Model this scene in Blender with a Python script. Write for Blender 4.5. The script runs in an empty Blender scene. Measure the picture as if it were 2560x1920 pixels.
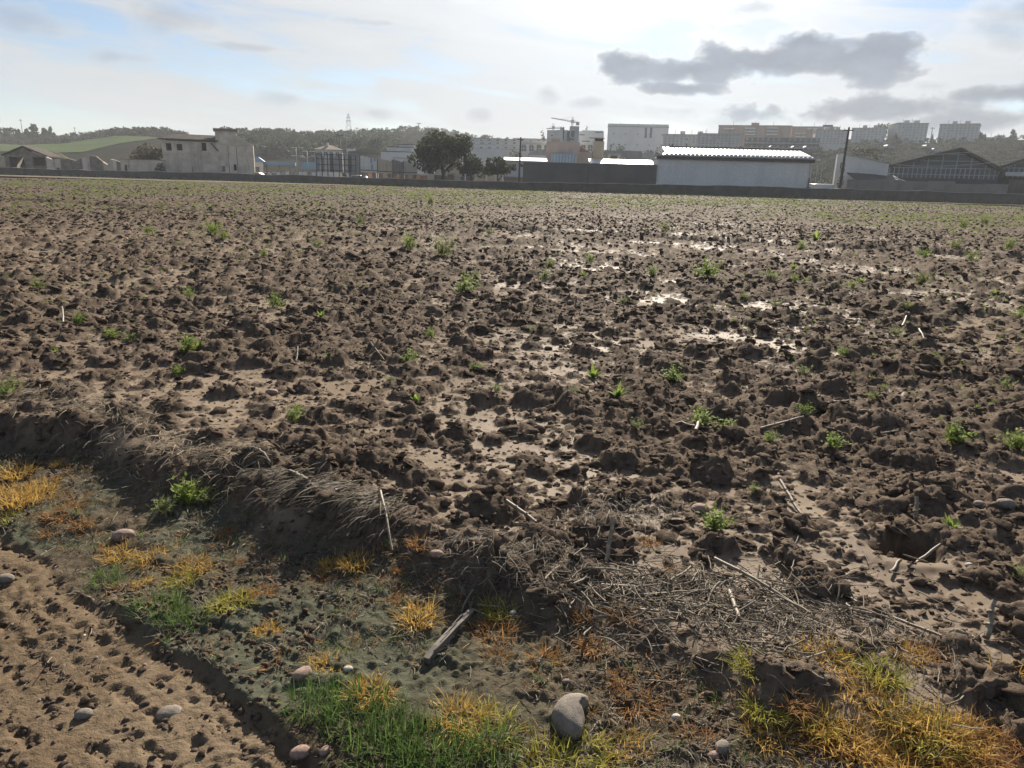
import bpy, math, random
import numpy as np
from mathutils import Vector, Matrix, Euler
from mathutils import noise as mnoise

# ------------------------------------------------------------------ camera, sky, sun, exposure
SC = bpy.context.scene
COL = SC.collection
R = math.radians
F_PX, PW, PH = 1800.0, 2560.0, 1920.0
CAM_H, PITCH, ROLL = 1.6, math.atan((960 - 447) / 1800.0), R(1.65)
cam_data = bpy.data.cameras.new('camera')
cam_data.sensor_width = 36.0
cam_data.lens = 36.0 * F_PX / PW
cam_data.clip_start, cam_data.clip_end = 0.05, 8000
cam = bpy.data.objects.new('camera', cam_data)
COL.objects.link(cam)
CAM_R = Matrix.Rotation(math.pi / 2 - PITCH, 3, 'X') @ Matrix.Rotation(ROLL, 3, 'Z')
cam.matrix_world = Matrix.Translation((0, 0, CAM_H)) @ CAM_R.to_4x4()
SC.camera = cam

def ray(px, py):
    return (CAM_R @ Vector(((px - PW / 2) / F_PX, -(py - PH / 2) / F_PX, -1.0)))
def at(px, py, Y):
    """point at world depth Y that the photograph shows at px, py"""
    d = ray(px, py); k = Y / d.y
    return Vector((d.x * k, Y, CAM_H + d.z * k))
def G(px, py, z=0.0):
    d = ray(px, py); k = (z - CAM_H) / d.z
    return Vector((d.x * k, d.y * k, z))
def horizon(px):
    lo, hi = 300.0, 600.0
    for _ in range(40):
        m = (lo + hi) / 2
        if ray(px, m).z > 0: lo = m
        else: hi = m
    return lo

SUN_EL = R(29)
_s = ray(1630, horizon(1630)); SUN_AZ = math.atan2(_s.x, _s.y)
SUN = Vector((math.sin(SUN_AZ) * math.cos(SUN_EL), math.cos(SUN_AZ) * math.cos(SUN_EL), math.sin(SUN_EL)))
sun_data = bpy.data.lights.new('sun', 'SUN')
sun_data.energy = 5.0
sun_data.angle = R(0.6)
sun_data.color = (1.0, 0.90, 0.77)
sun = bpy.data.objects.new('sun', sun_data)
sun.rotation_euler = (-SUN).to_track_quat('-Z', 'Y').to_euler()
COL.objects.link(sun)

VS = SC.view_settings
VS.view_transform = 'Standard'; VS.look = 'None'; VS.gamma = 1.0; VS.use_curve_mapping = False
EXPO = 1.3
VS.exposure = EXPO
CY = SC.cycles
CY.max_bounces = 6; CY.diffuse_bounces = 2; CY.glossy_bounces = 2; CY.transmission_bounces = 3
CY.transparent_max_bounces = 6; CY.volume_bounces = 0
CY.use_adaptive_sampling = True; CY.adaptive_threshold = 0.02
CY.use_denoising = True
CY.caustics_reflective = False; CY.caustics_refractive = False
CY.sample_clamp_indirect = 4.0

# ---- a little node algebra
class NV:
    def __init__(s, nt, sock): s.nt, s.k = nt, sock
    def _m(s, op, o=None, p=None, clamp=False):
        n = s.nt.nodes.new('ShaderNodeMath'); n.operation = op; n.use_clamp = clamp
        for i, v in enumerate((s, o, p)):
            if v is None: continue
            if isinstance(v, NV): s.nt.links.new(v.k, n.inputs[i])
            else: n.inputs[i].default_value = v
        return NV(s.nt, n.outputs[0])
    def __add__(s, o): return s._m('ADD', o)
    def __sub__(s, o): return s._m('SUBTRACT', o)
    def __mul__(s, o): return s._m('MULTIPLY', o)
    def __truediv__(s, o): return s._m('DIVIDE', o)
    __radd__ = __add__; __rmul__ = __mul__
    def __rsub__(s, o): return (s * -1.0) + o
    def pow(s, o): return s._m('POWER', o)
    def max(s, o): return s._m('MAXIMUM', o)
    def min(s, o): return s._m('MINIMUM', o)
    def sqrt(s): return s._m('SQRT')
    def step(s, a, b):
        n = s.nt.nodes.new('ShaderNodeMapRange'); n.interpolation_type = 'SMOOTHSTEP'
        s.nt.links.new(s.k, n.inputs[0]); n.inputs[1].default_value = a; n.inputs[2].default_value = b
        return NV(s.nt, n.outputs[0])
    def lin(s, a, b, c, d):
        n = s.nt.nodes.new('ShaderNodeMapRange')
        s.nt.links.new(s.k, n.inputs[0])
        for i, v in zip((1, 2, 3, 4), (a, b, c, d)): n.inputs[i].default_value = v
        return NV(s.nt, n.outputs[0])
def nsep(nt, sock):
    n = nt.nodes.new('ShaderNodeSeparateXYZ'); nt.links.new(sock, n.inputs[0])
    return [NV(nt, o) for o in n.outputs]
def ncomb(nt, *v):
    n = nt.nodes.new('ShaderNodeCombineXYZ')
    for i, x in enumerate(v):
        if isinstance(x, NV): nt.links.new(x.k, n.inputs[i])
        else: n.inputs[i].default_value = x
    return n.outputs[0]
def nnoise(nt, vec, scale, detail=4, rough=0.55, dist=0.0):
    n = nt.nodes.new('ShaderNodeTexNoise')
    if vec is not None: nt.links.new(vec, n.inputs['Vector'])
    n.inputs['Scale'].default_value = scale; n.inputs['Detail'].default_value = detail
    n.inputs['Roughness'].default_value = rough; n.inputs['Distortion'].default_value = dist
    return NV(nt, n.outputs['Fac'])
def nmix(nt, f, a, b):
    n = nt.nodes.new('ShaderNodeMix'); n.data_type = 'RGBA'
    if isinstance(f, NV): nt.links.new(f.k, n.inputs[0])
    else: n.inputs[0].default_value = f
    for i, v in ((6, a), (7, b)):
        if isinstance(v, (tuple, list)): n.inputs[i].default_value = tuple(v)[:3] + (1,)
        else: nt.links.new(v, n.inputs[i])
    return n.outputs[2]
def nscale(nt, colsock, f):
    n = nt.nodes.new('ShaderNodeVectorMath'); n.operation = 'SCALE'
    if isinstance(colsock, (tuple, list)): n.inputs[0].default_value = colsock[:3]
    else: nt.links.new(colsock, n.inputs[0])
    if isinstance(f, NV): nt.links.new(f.k, n.inputs[3])
    else: n.inputs[3].default_value = f
    return n.outputs[0]

SKY_STRENGTH = 0.05
def build_world():
    w = bpy.data.worlds.new('World'); SC.world = w; w.use_nodes = True
    nt = w.node_tree; nt.nodes.clear()
    out = nt.nodes.new('ShaderNodeOutputWorld'); bg = nt.nodes.new('ShaderNodeBackground')
    bg.inputs['Strength'].default_value = SKY_STRENGTH
    sky = nt.nodes.new('ShaderNodeTexSky'); sky.sky_type = 'NISHITA'; sky.sun_disc = False
    sky.sun_elevation = SUN_EL; sky.sun_rotation = SUN_AZ
    sky.air_density = 1.0; sky.dust_density = 0.4; sky.ozone_density = 1.5
    U = 1.0 / (SKY_STRENGTH * 2 ** EXPO)        # a displayed value of 1, in sky units
    tc = nt.nodes.new('ShaderNodeTexCoord')
    x, y, z = nsep(nt, tc.outputs['Generated'])
    az = x._m('ARCTAN2', y); el = z._m('ARCSINE')
    zz = z.max(0.0) + 0.10
    pl = ncomb(nt, x / zz, y / zz, 0.0)
    dn = nt.nodes.new('ShaderNodeVectorMath'); dn.operation = 'DOT_PRODUCT'
    nt.links.new(tc.outputs['Generated'], dn.inputs[0]); dn.inputs[1].default_value = SUN
    ds = NV(nt, dn.outputs['Value']).max(0.0)
    g_wide, g_mid, g_core = ds.pow(5.0), ds.pow(22.0), ds.pow(120.0)
    # high thin cloud in streaks
    ae = ncomb(nt, az * 1.0, el * 7.0 + az * 0.8, 0.0)
    n1 = nnoise(nt, ae, 3.3, 4, 0.55, 0.6)
    n2 = nnoise(nt, pl, 0.55, 3, 0.55, 0.4)
    c1 = (n1 * 0.75 + n2 * 0.35 + g_wide * 0.22).step(0.53, 0.71)
    c1 = (c1 + el.lin(0.0, 0.07, 0.35, 0.0)).min(1.0)
    veil = g_wide * 0.26 + g_mid * 1.35 + g_core * 1.2
    white = nscale(nt, (0.72 * U, 0.74 * U, 0.755 * U), veil * 1.0 + 0.64 + n1 * 0.40)
    blue = nt.nodes.new('ShaderNodeVectorMath'); blue.operation = 'MULTIPLY'
    nt.links.new(sky.outputs[0], blue.inputs[0]); blue.inputs[1].default_value = (0.66, 0.74, 0.86)
    col = nmix(nt, c1 * 0.94, blue.outputs[0], white)
    # lower, thicker cumulus: grey bodies, bright rims
    wob = nnoise(nt, ncomb(nt, az, el * 1.5, 0.3), 13.0, 5, 0.55) - 0.5
    wob2 = nnoise(nt, ncomb(nt, az, el * 1.7, 5.3), 40.0, 2, 0.55) - 0.5
    def ang(px, py):
        d = ray(px, py).normalized(); return math.atan2(d.x, d.y), math.asin(d.z)
    clouds = [(1930, 152, 330, 52, 1.0), (2180, 142, 210, 66, 1.0), (1730, 176, 140, 42, 1.0), (1562, 165, 100, 50, .85), (2010, 105, 90, 40, .9),
              (2000, 95, 120, 40, .6), (1690, 222, 130, 22, .8), (2190, 276, 300, 40, .85), (2530, 232, 200, 30, .95), (1900, 18, 150, 34, .7),
              (2500, 80, 170, 60, .55), (1690, 280, 150, 30, .6), (2420, 305, 260, 36, .8), (2330, 215, 130, 26, .7), (1860, 300, 150, 26, .7), (2560, 40, 140, 60, .7), (1480, 255, 90, 24, .6), (640, 120, 200, 16, .4), (980, 60, 180, 18, .4), (410, 38, 190, 44, .7),
              (50, 48, 140, 40, .6), (270, 143, 90, 24, .5), (935, 284, 50, 17, .6), (1205, 290, 54, 26, .5), (712, 246, 80, 22, .25), (1370, 232, 60, 30, .45),
              (3000, 120, 260, 70, .9), (3300, 260, 300, 60, .8), (-420, 120, 260, 50, .7), (-800, 220, 240, 50, .7)]
    def field_of(sel):
        best = None
        aev = ncomb(nt, az, el, 0.0)
        for (px, py, rx, ry, wt) in clouds:
            if not sel(wt): continue
            a0, e0 = ang(px, py)
            n = nt.nodes.new('ShaderNodeVectorMath'); n.operation = 'MULTIPLY_ADD'
            nt.links.new(aev, n.inputs[0]); n.inputs[1].default_value = (1900.0 / rx, 1900.0 / ry, 0)
            n.inputs[2].default_value = (-a0 * 1900.0 / rx, -e0 * 1900.0 / ry, 0)
            l = nt.nodes.new('ShaderNodeVectorMath'); l.operation = 'LENGTH'; nt.links.new(n.outputs[0], l.inputs[0])
            q = NV(nt, l.outputs['Value'])
            best = q if best is None else best.min(q)
        return 1.0 - best
    warp = wob * 2.8 + wob2 * 0.7
    m = (field_of(lambda t: t > .74) + warp).step(-0.06, 0.72).max((field_of(lambda t: t <= .74) + warp).step(-0.2, 1.2) * 0.50)
    gen = nnoise(nt, ncomb(nt, x / zz, y / zz, 2.0), 1.5, 4, 0.55)      # the same kind of cloud all over the rest of the dome
    m = m.max((gen.step(0.52, 0.66)) * el.step(0.27, 0.40) * 0.6)
    m = m.max(gen.step(0.50, 0.70) * 0.12 * el.step(0.02, 0.08))
    rim = m.step(0.01, 0.22) * (1.0 - m.step(0.25, 0.7)) * (g_wide * 0.8 + 0.2)
    col = nmix(nt, rim * 0.75, col, nscale(nt, white, 1.35))
    grey = nscale(nt, (0.255 * U, 0.295 * U, 0.36 * U), veil * 0.34 + 1.0 + wob * 1.3 + wob2 * 0.5)
    col = nmix(nt, m * 0.92, col, grey)
    # under the horizon the bowl is dull earth
    col = nmix(nt, z.lin(-0.02, 0.0, 1.0, 0.0), col, (0.12 * U, 0.11 * U, 0.10 * U))
    nt.links.new(col, bg.inputs['Color']); nt.links.new(bg.outputs[0], out.inputs[0])
build_world()

# ------------------------------------------------------------------ helpers
RNG = np.random.default_rng(7)
random.seed(7)
MATS = {}
def principled(name, build=None, color=(.5, .5, .5), rough=.8, spec=.3):
    if name in MATS: return MATS[name]
    m = bpy.data.materials.new(name); m.use_nodes = True; MATS[name] = m
    nt = m.node_tree; p = nt.nodes['Principled BSDF']
    p.inputs['Base Color'].default_value = tuple(color) + (1,)
    p.inputs['Roughness'].default_value = rough
    p.inputs['Specular IOR Level'].default_value = spec
    if build: build(nt, p)
    return m
def bump(nt, p, h, strength, dist):
    b = nt.nodes.new('ShaderNodeBump'); b.inputs['Strength'].default_value = strength; b.inputs['Distance'].default_value = dist
    nt.links.new(h.k, b.inputs['Height']); nt.links.new(b.outputs[0], p.inputs['Normal'])
def mottled(name, c1, c2, scale=1.0, rough=.85, spec=.2, stretch=1.0, streak=0.0, streak_col=None, bmp=0.0, metal=0.0):
    """two tones in noise patches; streak = rain streaks running down"""
    def b(nt, p):
        tc = nt.nodes.new('ShaderNodeTexCoord').outputs['Object']
        x, y, z = nsep(nt, tc)
        v = ncomb(nt, x, y, z * stretch)
        n = nnoise(nt, v, scale, 6, .62)
        c = nmix(nt, n.step(.32, .68), c1, c2)
        if streak:
            s = nnoise(nt, ncomb(nt, x, y, z * .10), scale * 2.2, 5, .65)
            s2 = nnoise(nt, v, scale * .6, 3, .6)
            c = nmix(nt, (s.step(.5, .72) * s2.step(.35, .65)) * streak, c, streak_col or tuple(k * .35 for k in c1))
        f = nnoise(nt, tc, scale * 14, 3, .6)
        nt.links.new(nscale(nt, c, f * .5 + .75), p.inputs['Base Color'])
        p.inputs['Metallic'].default_value = metal
        if bmp: bump(nt, p, n + f * .3, .6, bmp)
    return principled(name, b, c1, rough, spec)
def leafy(name, c1, c2, scale=.6, trans=.35, rough=.6, seed_attr=True):
    if name in MATS: return MATS[name]
    m = bpy.data.materials.new(name); m.use_nodes = True; MATS[name] = m
    nt = m.node_tree; p = nt.nodes['Principled BSDF']; out = nt.nodes['Material Output']
    geo = nt.nodes.new('ShaderNodeNewGeometry'); oi = nt.nodes.new('ShaderNodeObjectInfo')
    rnd = NV(nt, geo.outputs['Random Per Island']); orn = NV(nt, oi.outputs['Random'])
    n = nnoise(nt, geo.outputs['Position'], scale, 3, .6)
    c = nmix(nt, (rnd * .65 + n.step(.3, .7) * .45 + orn * .3 - .2), c1, c2)
    nt.links.new(c, p.inputs['Base Color'])
    p.inputs['Roughness'].default_value = max(rough, .7); p.inputs['Specular IOR Level'].default_value = .10
    tr = nt.nodes.new('ShaderNodeBsdfTranslucent'); nt.links.new(nscale(nt, c, 1.15), tr.inputs[0])
    mx = nt.nodes.new('ShaderNodeMixShader'); mx.inputs[0].default_value = trans
    nt.links.new(p.outputs[0], mx.inputs[1]); nt.links.new(tr.outputs[0], mx.inputs[2])
    nt.links.new(mx.outputs[0], out.inputs['Surface'])
    return m

def link(o, parent=None):
    COL.objects.link(o)
    if parent is not None: o.parent = parent
    return o
def thing(name, label, cat, loc=(0, 0, 0), rotz=0.0, group=None):
    o = bpy.data.objects.new(name, None); link(o)
    o.empty_display_size = .2
    o.location = loc; o.rotation_euler = (0, 0, rotz)
    return tag(o, label, cat, group)
def tag(o, label, cat, group=None):
    o['label'] = label; o['category'] = cat
    if group: o['group'] = group
    return o
def setting(o, kind='structure', label=None):
    o['kind'] = kind
    if label: o['label'] = label
    return o
def mesh_np(name, v, f, smooth=False):
    """v (n,3) array, f (m,k) int array of equal-sized faces"""
    v = np.asarray(v, np.float32); f = np.asarray(f, np.int32)
    me = bpy.data.meshes.new(name)
    k = f.shape[1]
    me.vertices.add(len(v)); me.vertices.foreach_set('co', v.ravel())
    me.loops.add(f.size); me.loops.foreach_set('vertex_index', f.ravel())
    me.polygons.add(len(f))
    me.polygons.foreach_set('loop_start', np.arange(0, f.size, k, dtype=np.int32))
    me.polygons.foreach_set('loop_total', np.full(len(f), k, np.int32))
    if smooth: me.polygons.foreach_set('use_smooth', np.ones(len(f), bool))
    me.update(calc_edges=True)
    return me
class MB:
    """collects boxes, prisms, tubes; build() makes one mesh object"""
    def __init__(s): s.v, s.f, s.smooth = [], [], False
    def face(s, pts):
        i = len(s.v); s.v += [tuple(p) for p in pts]; s.f.append(tuple(range(i, i + len(pts)))); return s
    def hexa(s, p):
        i = len(s.v); s.v += [tuple(q) for q in p]
        for q in ((0, 3, 2, 1), (4, 5, 6, 7), (0, 1, 5, 4), (1, 2, 6, 5), (2, 3, 7, 6), (3, 0, 4, 7)):
            s.f.append(tuple(i + k for k in q))
        return s
    def box(s, x0, x1, y0, y1, z0, z1):
        return s.hexa([(x0, y0, z0), (x1, y0, z0), (x1, y1, z0), (x0, y1, z0), (x0, y0, z1), (x1, y0, z1), (x1, y1, z1), (x0, y1, z1)])
    def prism(s, poly, y0, y1):
        """poly of (x, z) pushed from y0 to y1"""
        n, i = len(poly), len(s.v)
        s.v += [(x, y0, z) for x, z in poly] + [(x, y1, z) for x, z in poly]
        s.f.append(tuple(i + k for k in range(n))); s.f.append(tuple(i + n + k for k in reversed(range(n))))
        for k in range(n):
            l = (k + 1) % n; s.f.append((i + k, i + n + k, i + n + l, i + l))
        return s
    def tube(s, p0, p1, r0, r1=None, n=6):
        r1 = r0 if r1 is None else r1
        p0, p1 = Vector(p0), Vector(p1); d = (p1 - p0)
        if d.length < 1e-6: return s
        q = d.to_track_quat('Z', 'Y'); i = len(s.v)
        for p, r in ((p0, r0), (p1, r1)):
            for k in range(n):
                a = 2 * math.pi * k / n
                s.v.append(tuple(p + q @ Vector((math.cos(a) * r, math.sin(a) * r, 0))))
        for k in range(n):
            l = (k + 1) % n; s.f.append((i + k, i + l, i + n + l, i + n + k))
        s.f.append(tuple(i + k for k in reversed(range(n)))); s.f.append(tuple(i + n + k for k in range(n)))
        return s
    def path(s, pts, radii, n=6):
        pts = [Vector(p) for p in pts]; i = len(s.v); up = Vector((0, 0, 1))
        for k, p in enumerate(pts):
            d = (pts[min(k + 1, len(pts) - 1)] - pts[max(k - 1, 0)]).normalized()
            u = d.cross(up if abs(d.z) < .9 else Vector((1, 0, 0))).normalized(); w = u.cross(d)
            for j in range(n):
                a = 2 * math.pi * j / n; s.v.append(tuple(p + (u * math.cos(a) + w * math.sin(a)) * radii[k]))
        for k in range(len(pts) - 1):
            for j in range(n):
                l = (j + 1) % n; s.f.append((i + k * n + j, i + k * n + l, i + (k + 1) * n + l, i + (k + 1) * n + j))
        for base, rev in ((0, False), (len(pts) - 1, True)):       # flat cut ends with their own vertices
            q = len(s.v); s.v += [s.v[i + base * n + j] for j in range(n)]
            s.f.append(tuple(q + j for j in (reversed(range(n)) if rev else range(n))))
        return s
    def wall(s, x0, x1, z0, z1, y0, y1, holes=()):
        """wall slab between y0 and y1 with real openings (hx0, hx1, hz0, hz1)"""
        xs = sorted({x0, x1} | {h[k] for h in holes for k in (0, 1)}); zs = sorted({z0, z1} | {h[k] for h in holes for k in (2, 3)})
        def solid(i, j):
            if i < 0 or j < 0 or i >= len(xs) - 1 or j >= len(zs) - 1: return False
            cx, cz = (xs[i] + xs[i + 1]) / 2, (zs[j] + zs[j + 1]) / 2
            return not any(h[0] < cx < h[1] and h[2] < cz < h[3] for h in holes)
        for i in range(len(xs) - 1):
            for j in range(len(zs) - 1):
                if not solid(i, j): continue
                a, b, c, d = xs[i], xs[i + 1], zs[j], zs[j + 1]
                s.face([(a, y0, c), (b, y0, c), (b, y0, d), (a, y0, d)]); s.face([(b, y1, c), (a, y1, c), (a, y1, d), (b, y1, d)])
                if not solid(i - 1, j): s.face([(a, y1, c), (a, y0, c), (a, y0, d), (a, y1, d)])
                if not solid(i + 1, j): s.face([(b, y0, c), (b, y1, c), (b, y1, d), (b, y0, d)])
                if not solid(i, j - 1): s.face([(a, y1, c), (b, y1, c), (b, y0, c), (a, y0, c)])
                if not solid(i, j + 1): s.face([(a, y0, d), (b, y0, d), (b, y1, d), (a, y1, d)])
        return s
    def rot(s, rz=0, off=(0, 0, 0)):
        c, n = math.cos(rz), math.sin(rz)
        s.v = [(x * c - y * n + off[0], x * n + y * c + off[1], z + off[2]) for x, y, z in s.v]; return s
    def mesh(s, name):
        me = bpy.data.meshes.new(name); me.from_pydata(s.v, [], s.f); me.update()
        if s.smooth: me.polygons.foreach_set('use_smooth', np.ones(len(me.polygons), bool))
        return me
    def build(s, name, mat, parent=None, loc=None):
        me = s.mesh(name); me.materials.append(mat)
        o = link(bpy.data.objects.new(name, me), parent)
        if loc is not None: o.location = loc
        return o
def box_part(name, mat, parent, *b): return MB().box(*b).build(name, mat, parent)
def copy_tree(o, parent=None):
    c = o.copy(); link(c, parent)
    for ch in list(o.children): copy_tree(ch, c)
    return c
def obj_of(name, me, parent=None, loc=None, rot=None, scl=None):
    o = link(bpy.data.objects.new(name, me), parent)
    if loc is not None: o.location = loc
    if rot is not None: o.rotation_euler = rot
    if scl is not None: o.scale = scl if hasattr(scl, '__len__') else (scl,) * 3
    return o

# ---- numpy noise
def _h(ix, iy, s):
    h = (ix.astype(np.int64) * 374761393 + iy.astype(np.int64) * 668265263 + s * 974711) & 0xffffffff
    h = ((h ^ (h >> 13)) * 1274126177) & 0xffffffff
    h = ((h ^ (h >> 16)) * 2246822519) & 0xffffffff
    return ((h ^ (h >> 15)) & 0xffffff).astype(np.float32) / 16777215.0
def vnoise(x, y, s=0):
    ix, iy = np.floor(x), np.floor(y); fx, fy = (x - ix).astype(np.float32), (y - iy).astype(np.float32)
    ux, uy = fx * fx * fx * (fx * (fx * 6 - 15) + 10), fy * fy * fy * (fy * (fy * 6 - 15) + 10)
    a, b, c, d = _h(ix, iy, s), _h(ix + 1, iy, s), _h(ix, iy + 1, s), _h(ix + 1, iy + 1, s)
    return (a + (b - a) * ux + (c - a) * uy + (a - b - c + d) * ux * uy) * 2 - 1
def fbm(x, y, octv=4, s=0, gain=.5):
    t, a = 0, 1.0
    for k in range(octv):
        t = t + a * vnoise(x, y, s + k * 17); x, y, a = x * 2.03 + 5.1, y * 2.03 + 1.7, a * gain
    return t
def worley(x, y, cell, s=0, jit=.85):
    x, y = x / cell, y / cell
    ix, iy = np.floor(x), np.floor(y)
    best = np.full(x.shape, 9.0, np.float32); r1 = np.zeros_like(best); r2 = np.zeros_like(best)
    for dx in (-1, 0, 1):
        for dy in (-1, 0, 1):
            cx, cy = ix + dx, iy + dy
            px = cx + .5 + (_h(cx, cy, s) - .5) * jit; py = cy + .5 + (_h(cx, cy, s + 1) - .5) * jit
            d = ((px - x) ** 2 + (py - y) ** 2).astype(np.float32)
            k = d < best
            best = np.where(k, d, best); r1 = np.where(k, _h(cx, cy, s + 2), r1); r2 = np.where(k, _h(cx, cy, s + 3), r2)
    return np.sqrt(best), r1, r2
def sstep(a, b, x):
    t = np.clip((x - a) / (b - a), 0, 1); return t * t * (3 - 2 * t)
def side(poly, X, Y):
    """signed distance to an open polyline, positive on its left; also the fraction run along it"""
    best = np.full(X.shape, 1e9); sg = np.zeros(X.shape); al = np.zeros(X.shape)
    L = [0.0]
    for a, b in zip(poly[:-1], poly[1:]): L.append(L[-1] + math.hypot(b[0] - a[0], b[1] - a[1]))
    for k, (a, b) in enumerate(zip(poly[:-1], poly[1:])):
        dx, dy = b[0] - a[0], b[1] - a[1]; l2 = dx * dx + dy * dy
        t = np.clip(((X - a[0]) * dx + (Y - a[1]) * dy) / l2, 0, 1)
        d = np.hypot(X - a[0] - t * dx, Y - a[1] - t * dy)
        c = dx * (Y - a[1]) - dy * (X - a[0])
        m = d < best
        best = np.where(m, d, best); sg = np.where(m, np.sign(c), sg); al = np.where(m, L[k] + t * math.sqrt(l2), al)
    return best * sg, al
# ------------------------------------------------------------------ the ground: field, field edge, dirt track
def gp(pts): return [tuple(G(*p)[:2]) for p in pts]
RUT = [(-7.5, 6.6)] + gp([(0, 1335), (217, 1461), (434, 1624), (669, 1780), (796, 1906)]) + [(.15, 1.05), (1.6, -.6), (6, -4.5)]
BANK = [(-9, 6.3)] + gp([(0, 1140), (230, 1200), (480, 1300), (650, 1385), (900, 1425), (1150, 1515), (1400, 1640), (1700, 1760), (1900, 1830), (2300, 1950)]) + [(2.4, 1.0), (5, -.6), (10, -3.6)]
FURROW = [(-60, 49)] + gp([(400, 520), (800, 545), (1300, 575), (1700, 595), (2100, 620), (2560, 645)]) + [(40, 9.5)]
WALL_LINE = [(-150, 116), (-80, 118), (-58, 123), (-29, 121), (-4, 107), (19, 105), (51, 111), (77, 113), (140, 116)]
PIT = G(2265, 1400)

def ground_z(X, Y, full=False):
    X = np.asarray(X, np.float64); Y = np.asarray(Y, np.float64)
    d = np.hypot(X, Y)
    sb, ab = side(BANK, X, Y); sr, ar = side(RUT, X, Y)
    wob = vnoise(X * 2.1, Y * 2.1, 5) * .10 + vnoise(X * 6, Y * 6, 6) * .035
    sb = sb + wob; sr = sr + vnoise(X * 3, Y * 3, 8) * .03 + vnoise(X * 14, Y * 14, 9) * .012
    lift = .10 * sstep(1.2, -2.2, X) + .045               # the bank is high on the left and dies out on the right
    field = sstep(-.02, .20, sb)
    track = sstep(.0, -.045, sr)
    # field relief
    wx = X + vnoise(X * 7, Y * 7, 21) * .035 + vnoise(X * 19, Y * 19, 22) * .013
    wy = Y + vnoise(X * 7, Y * 7, 23) * .035 + vnoise(X * 19, Y * 19, 24) * .013
    base = fbm(X * .55, Y * .8, 3, 31) * .032 + vnoise(X * 1.9, Y * 2.3, 37) * .028
    calm = sstep(-.25, .55, vnoise(X * .9 + 3, Y * .8, 41) + .5 * vnoise(X * .33, Y * .3, 43))   # where silt lies in sheets
    calm = np.maximum(calm * .75, .75 * np.exp(-(((X - .45) / .75) ** 2 + ((Y - 3.45) / .45) ** 2)))
    h = np.zeros_like(X)
    for cell, s, hh, thr, mn in ((.27, 51, .078, .50, 0.0), (.15, 61, .046, .34, 0.0), (.075, 71, .024, .25, .35), (.036, 76, .013, .22, .3)):
        dd, r1, r2 = worley(wx, wy, cell, s)
        rc = .30 + .28 * r2
        dome = np.clip(1 - (dd / rc) ** 1.6, 0, 1) ** .62 * (.75 + .5 * r1)
        if cell < .05: on_far = sstep(9, 5, d); dome = dome * on_far
        on = np.clip((r1 - thr - calm * .12) / .12, 0, 1) * (.5 + .5 * r2)
        h = np.maximum(h, dome * hh * on) if cell > .15 else h + dome * hh * on * .8
    rg_ = 1 - np.abs(vnoise(wx * 9, wy * 9, 81)) * 2
    rough = rg_ * .009 + (.5 - np.abs(vnoise(X * 23, Y * 23, 82))) * .013 + vnoise(X * 62, Y * 62, 85) * .006
    silt_l = base * .5 + .003 + .005 * sstep(9, 4, d) + .0025 * sstep(6, 10, d) * sstep(45, 20, d) + calm * .010 + vnoise(X * .7, Y * .7, 91) * .008
    soil = base + h + rough
    silt = sstep(.006, -.004, soil - silt_l) * (1 - .75 * sstep(16, 48, d))
    fz = np.where(soil > silt_l, soil, silt_l + (soil - silt_l) * .10) + vnoise(X * 30, Y * 30, 93) * .0012
    # the tractor's old furrow across the field, and the burrow near the right edge
    sf, _ = side(FURROW, X, Y); sf = sf + vnoise(X * .8, Y * .8, 95) * .25
    fz = fz + (-.20 * np.exp(-(sf / .45) ** 2) + .07 * np.exp(-((sf - .9) / .5) ** 2)) * (.85 + .4 * vnoise(X * .35, Y * .35, 96))
    pd = np.hypot((X - PIT.x) / .17, (Y - PIT.y) / .12) + vnoise(X * 9, Y * 9, 97) * .25
    fz = fz - .17 * sstep(1.0, .45, pd) + .015 * np.exp(-((pd - 1.5) / .45) ** 2)
    # strip of algae mud between track and bank
    crust = sstep(.05, .5, vnoise(X * 5, Y * 7, 101) + .4 * vnoise(X * 15, Y * 19, 102))
    sz = .016 + fbm(X * 2.2, Y * 2.2, 3, 103) * .012 + crust * .010 + fbm(X * 28, Y * 28, 3, 105) * .008 * (.35 + crust) + vnoise(X * 95, Y * 95, 107) * .002
    dd, r1, r2 = worley(wx, wy, .042, 111)
    sz = sz + np.sqrt(np.clip(1 - (dd / .4) ** 2, 0, 1)) * .013 * np.clip((r1 - .5) / .2, 0, 1) * sstep(-.15, .25, vnoise(X * 2.3, Y * 2.3, 113) + .25 * sstep(-.45, .0, sb))
    # track: compacted sand, lug prints in rows along the run of the rut
    lane = np.abs(((-sr) / .085) % 1.0 - .5)
    run = vnoise(ar * 24, np.floor(-sr / .085) * 3.7, 121)
    lug = sstep(.24, .17, lane + vnoise(ar * 40, sr * 40, 122) * .10) * sstep(.14, .26, run + .35 * vnoise(X * 45, Y * 45, 123))
    fade = sstep(-.6, .1, vnoise(X * 1.5, Y * 1.5, 125) + .3)
    clump = sstep(.38, .50, vnoise(X * 24, Y * 24, 127) + .6 * vnoise(X * 60, Y * 60, 128)) * sstep(-.2, .3, vnoise(X * 2.6, Y * 2.6, 124))
    tz = vnoise(X * 1.1, Y * 1.1, 129) * .006 - lug * .012 * fade + clump * .011 + fbm(X * 55, Y * 55, 3, 131) * .0028
    tz = tz - .006 * np.exp(-((sr + .05) / .04) ** 2)
    z = sz * (1 - track) + tz * track
    z = z * (1 - field) + (lift * sstep(.0, .30, sb) * np.exp(-np.clip(sb - .5, 0, None) / 2.2) + fz) * field
    z = z + .03 * np.exp(-((sb - .16) / .12) ** 2) * sstep(.3, -.8, X)
    if not full: return z
    algae = (1 - track) * (1 - field) * sstep(-.35, .4, vnoise(X * 1.6 + 7, Y * 1.9, 141) + .35 * vnoise(X * 6, Y * 6, 142) + .15)
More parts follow.
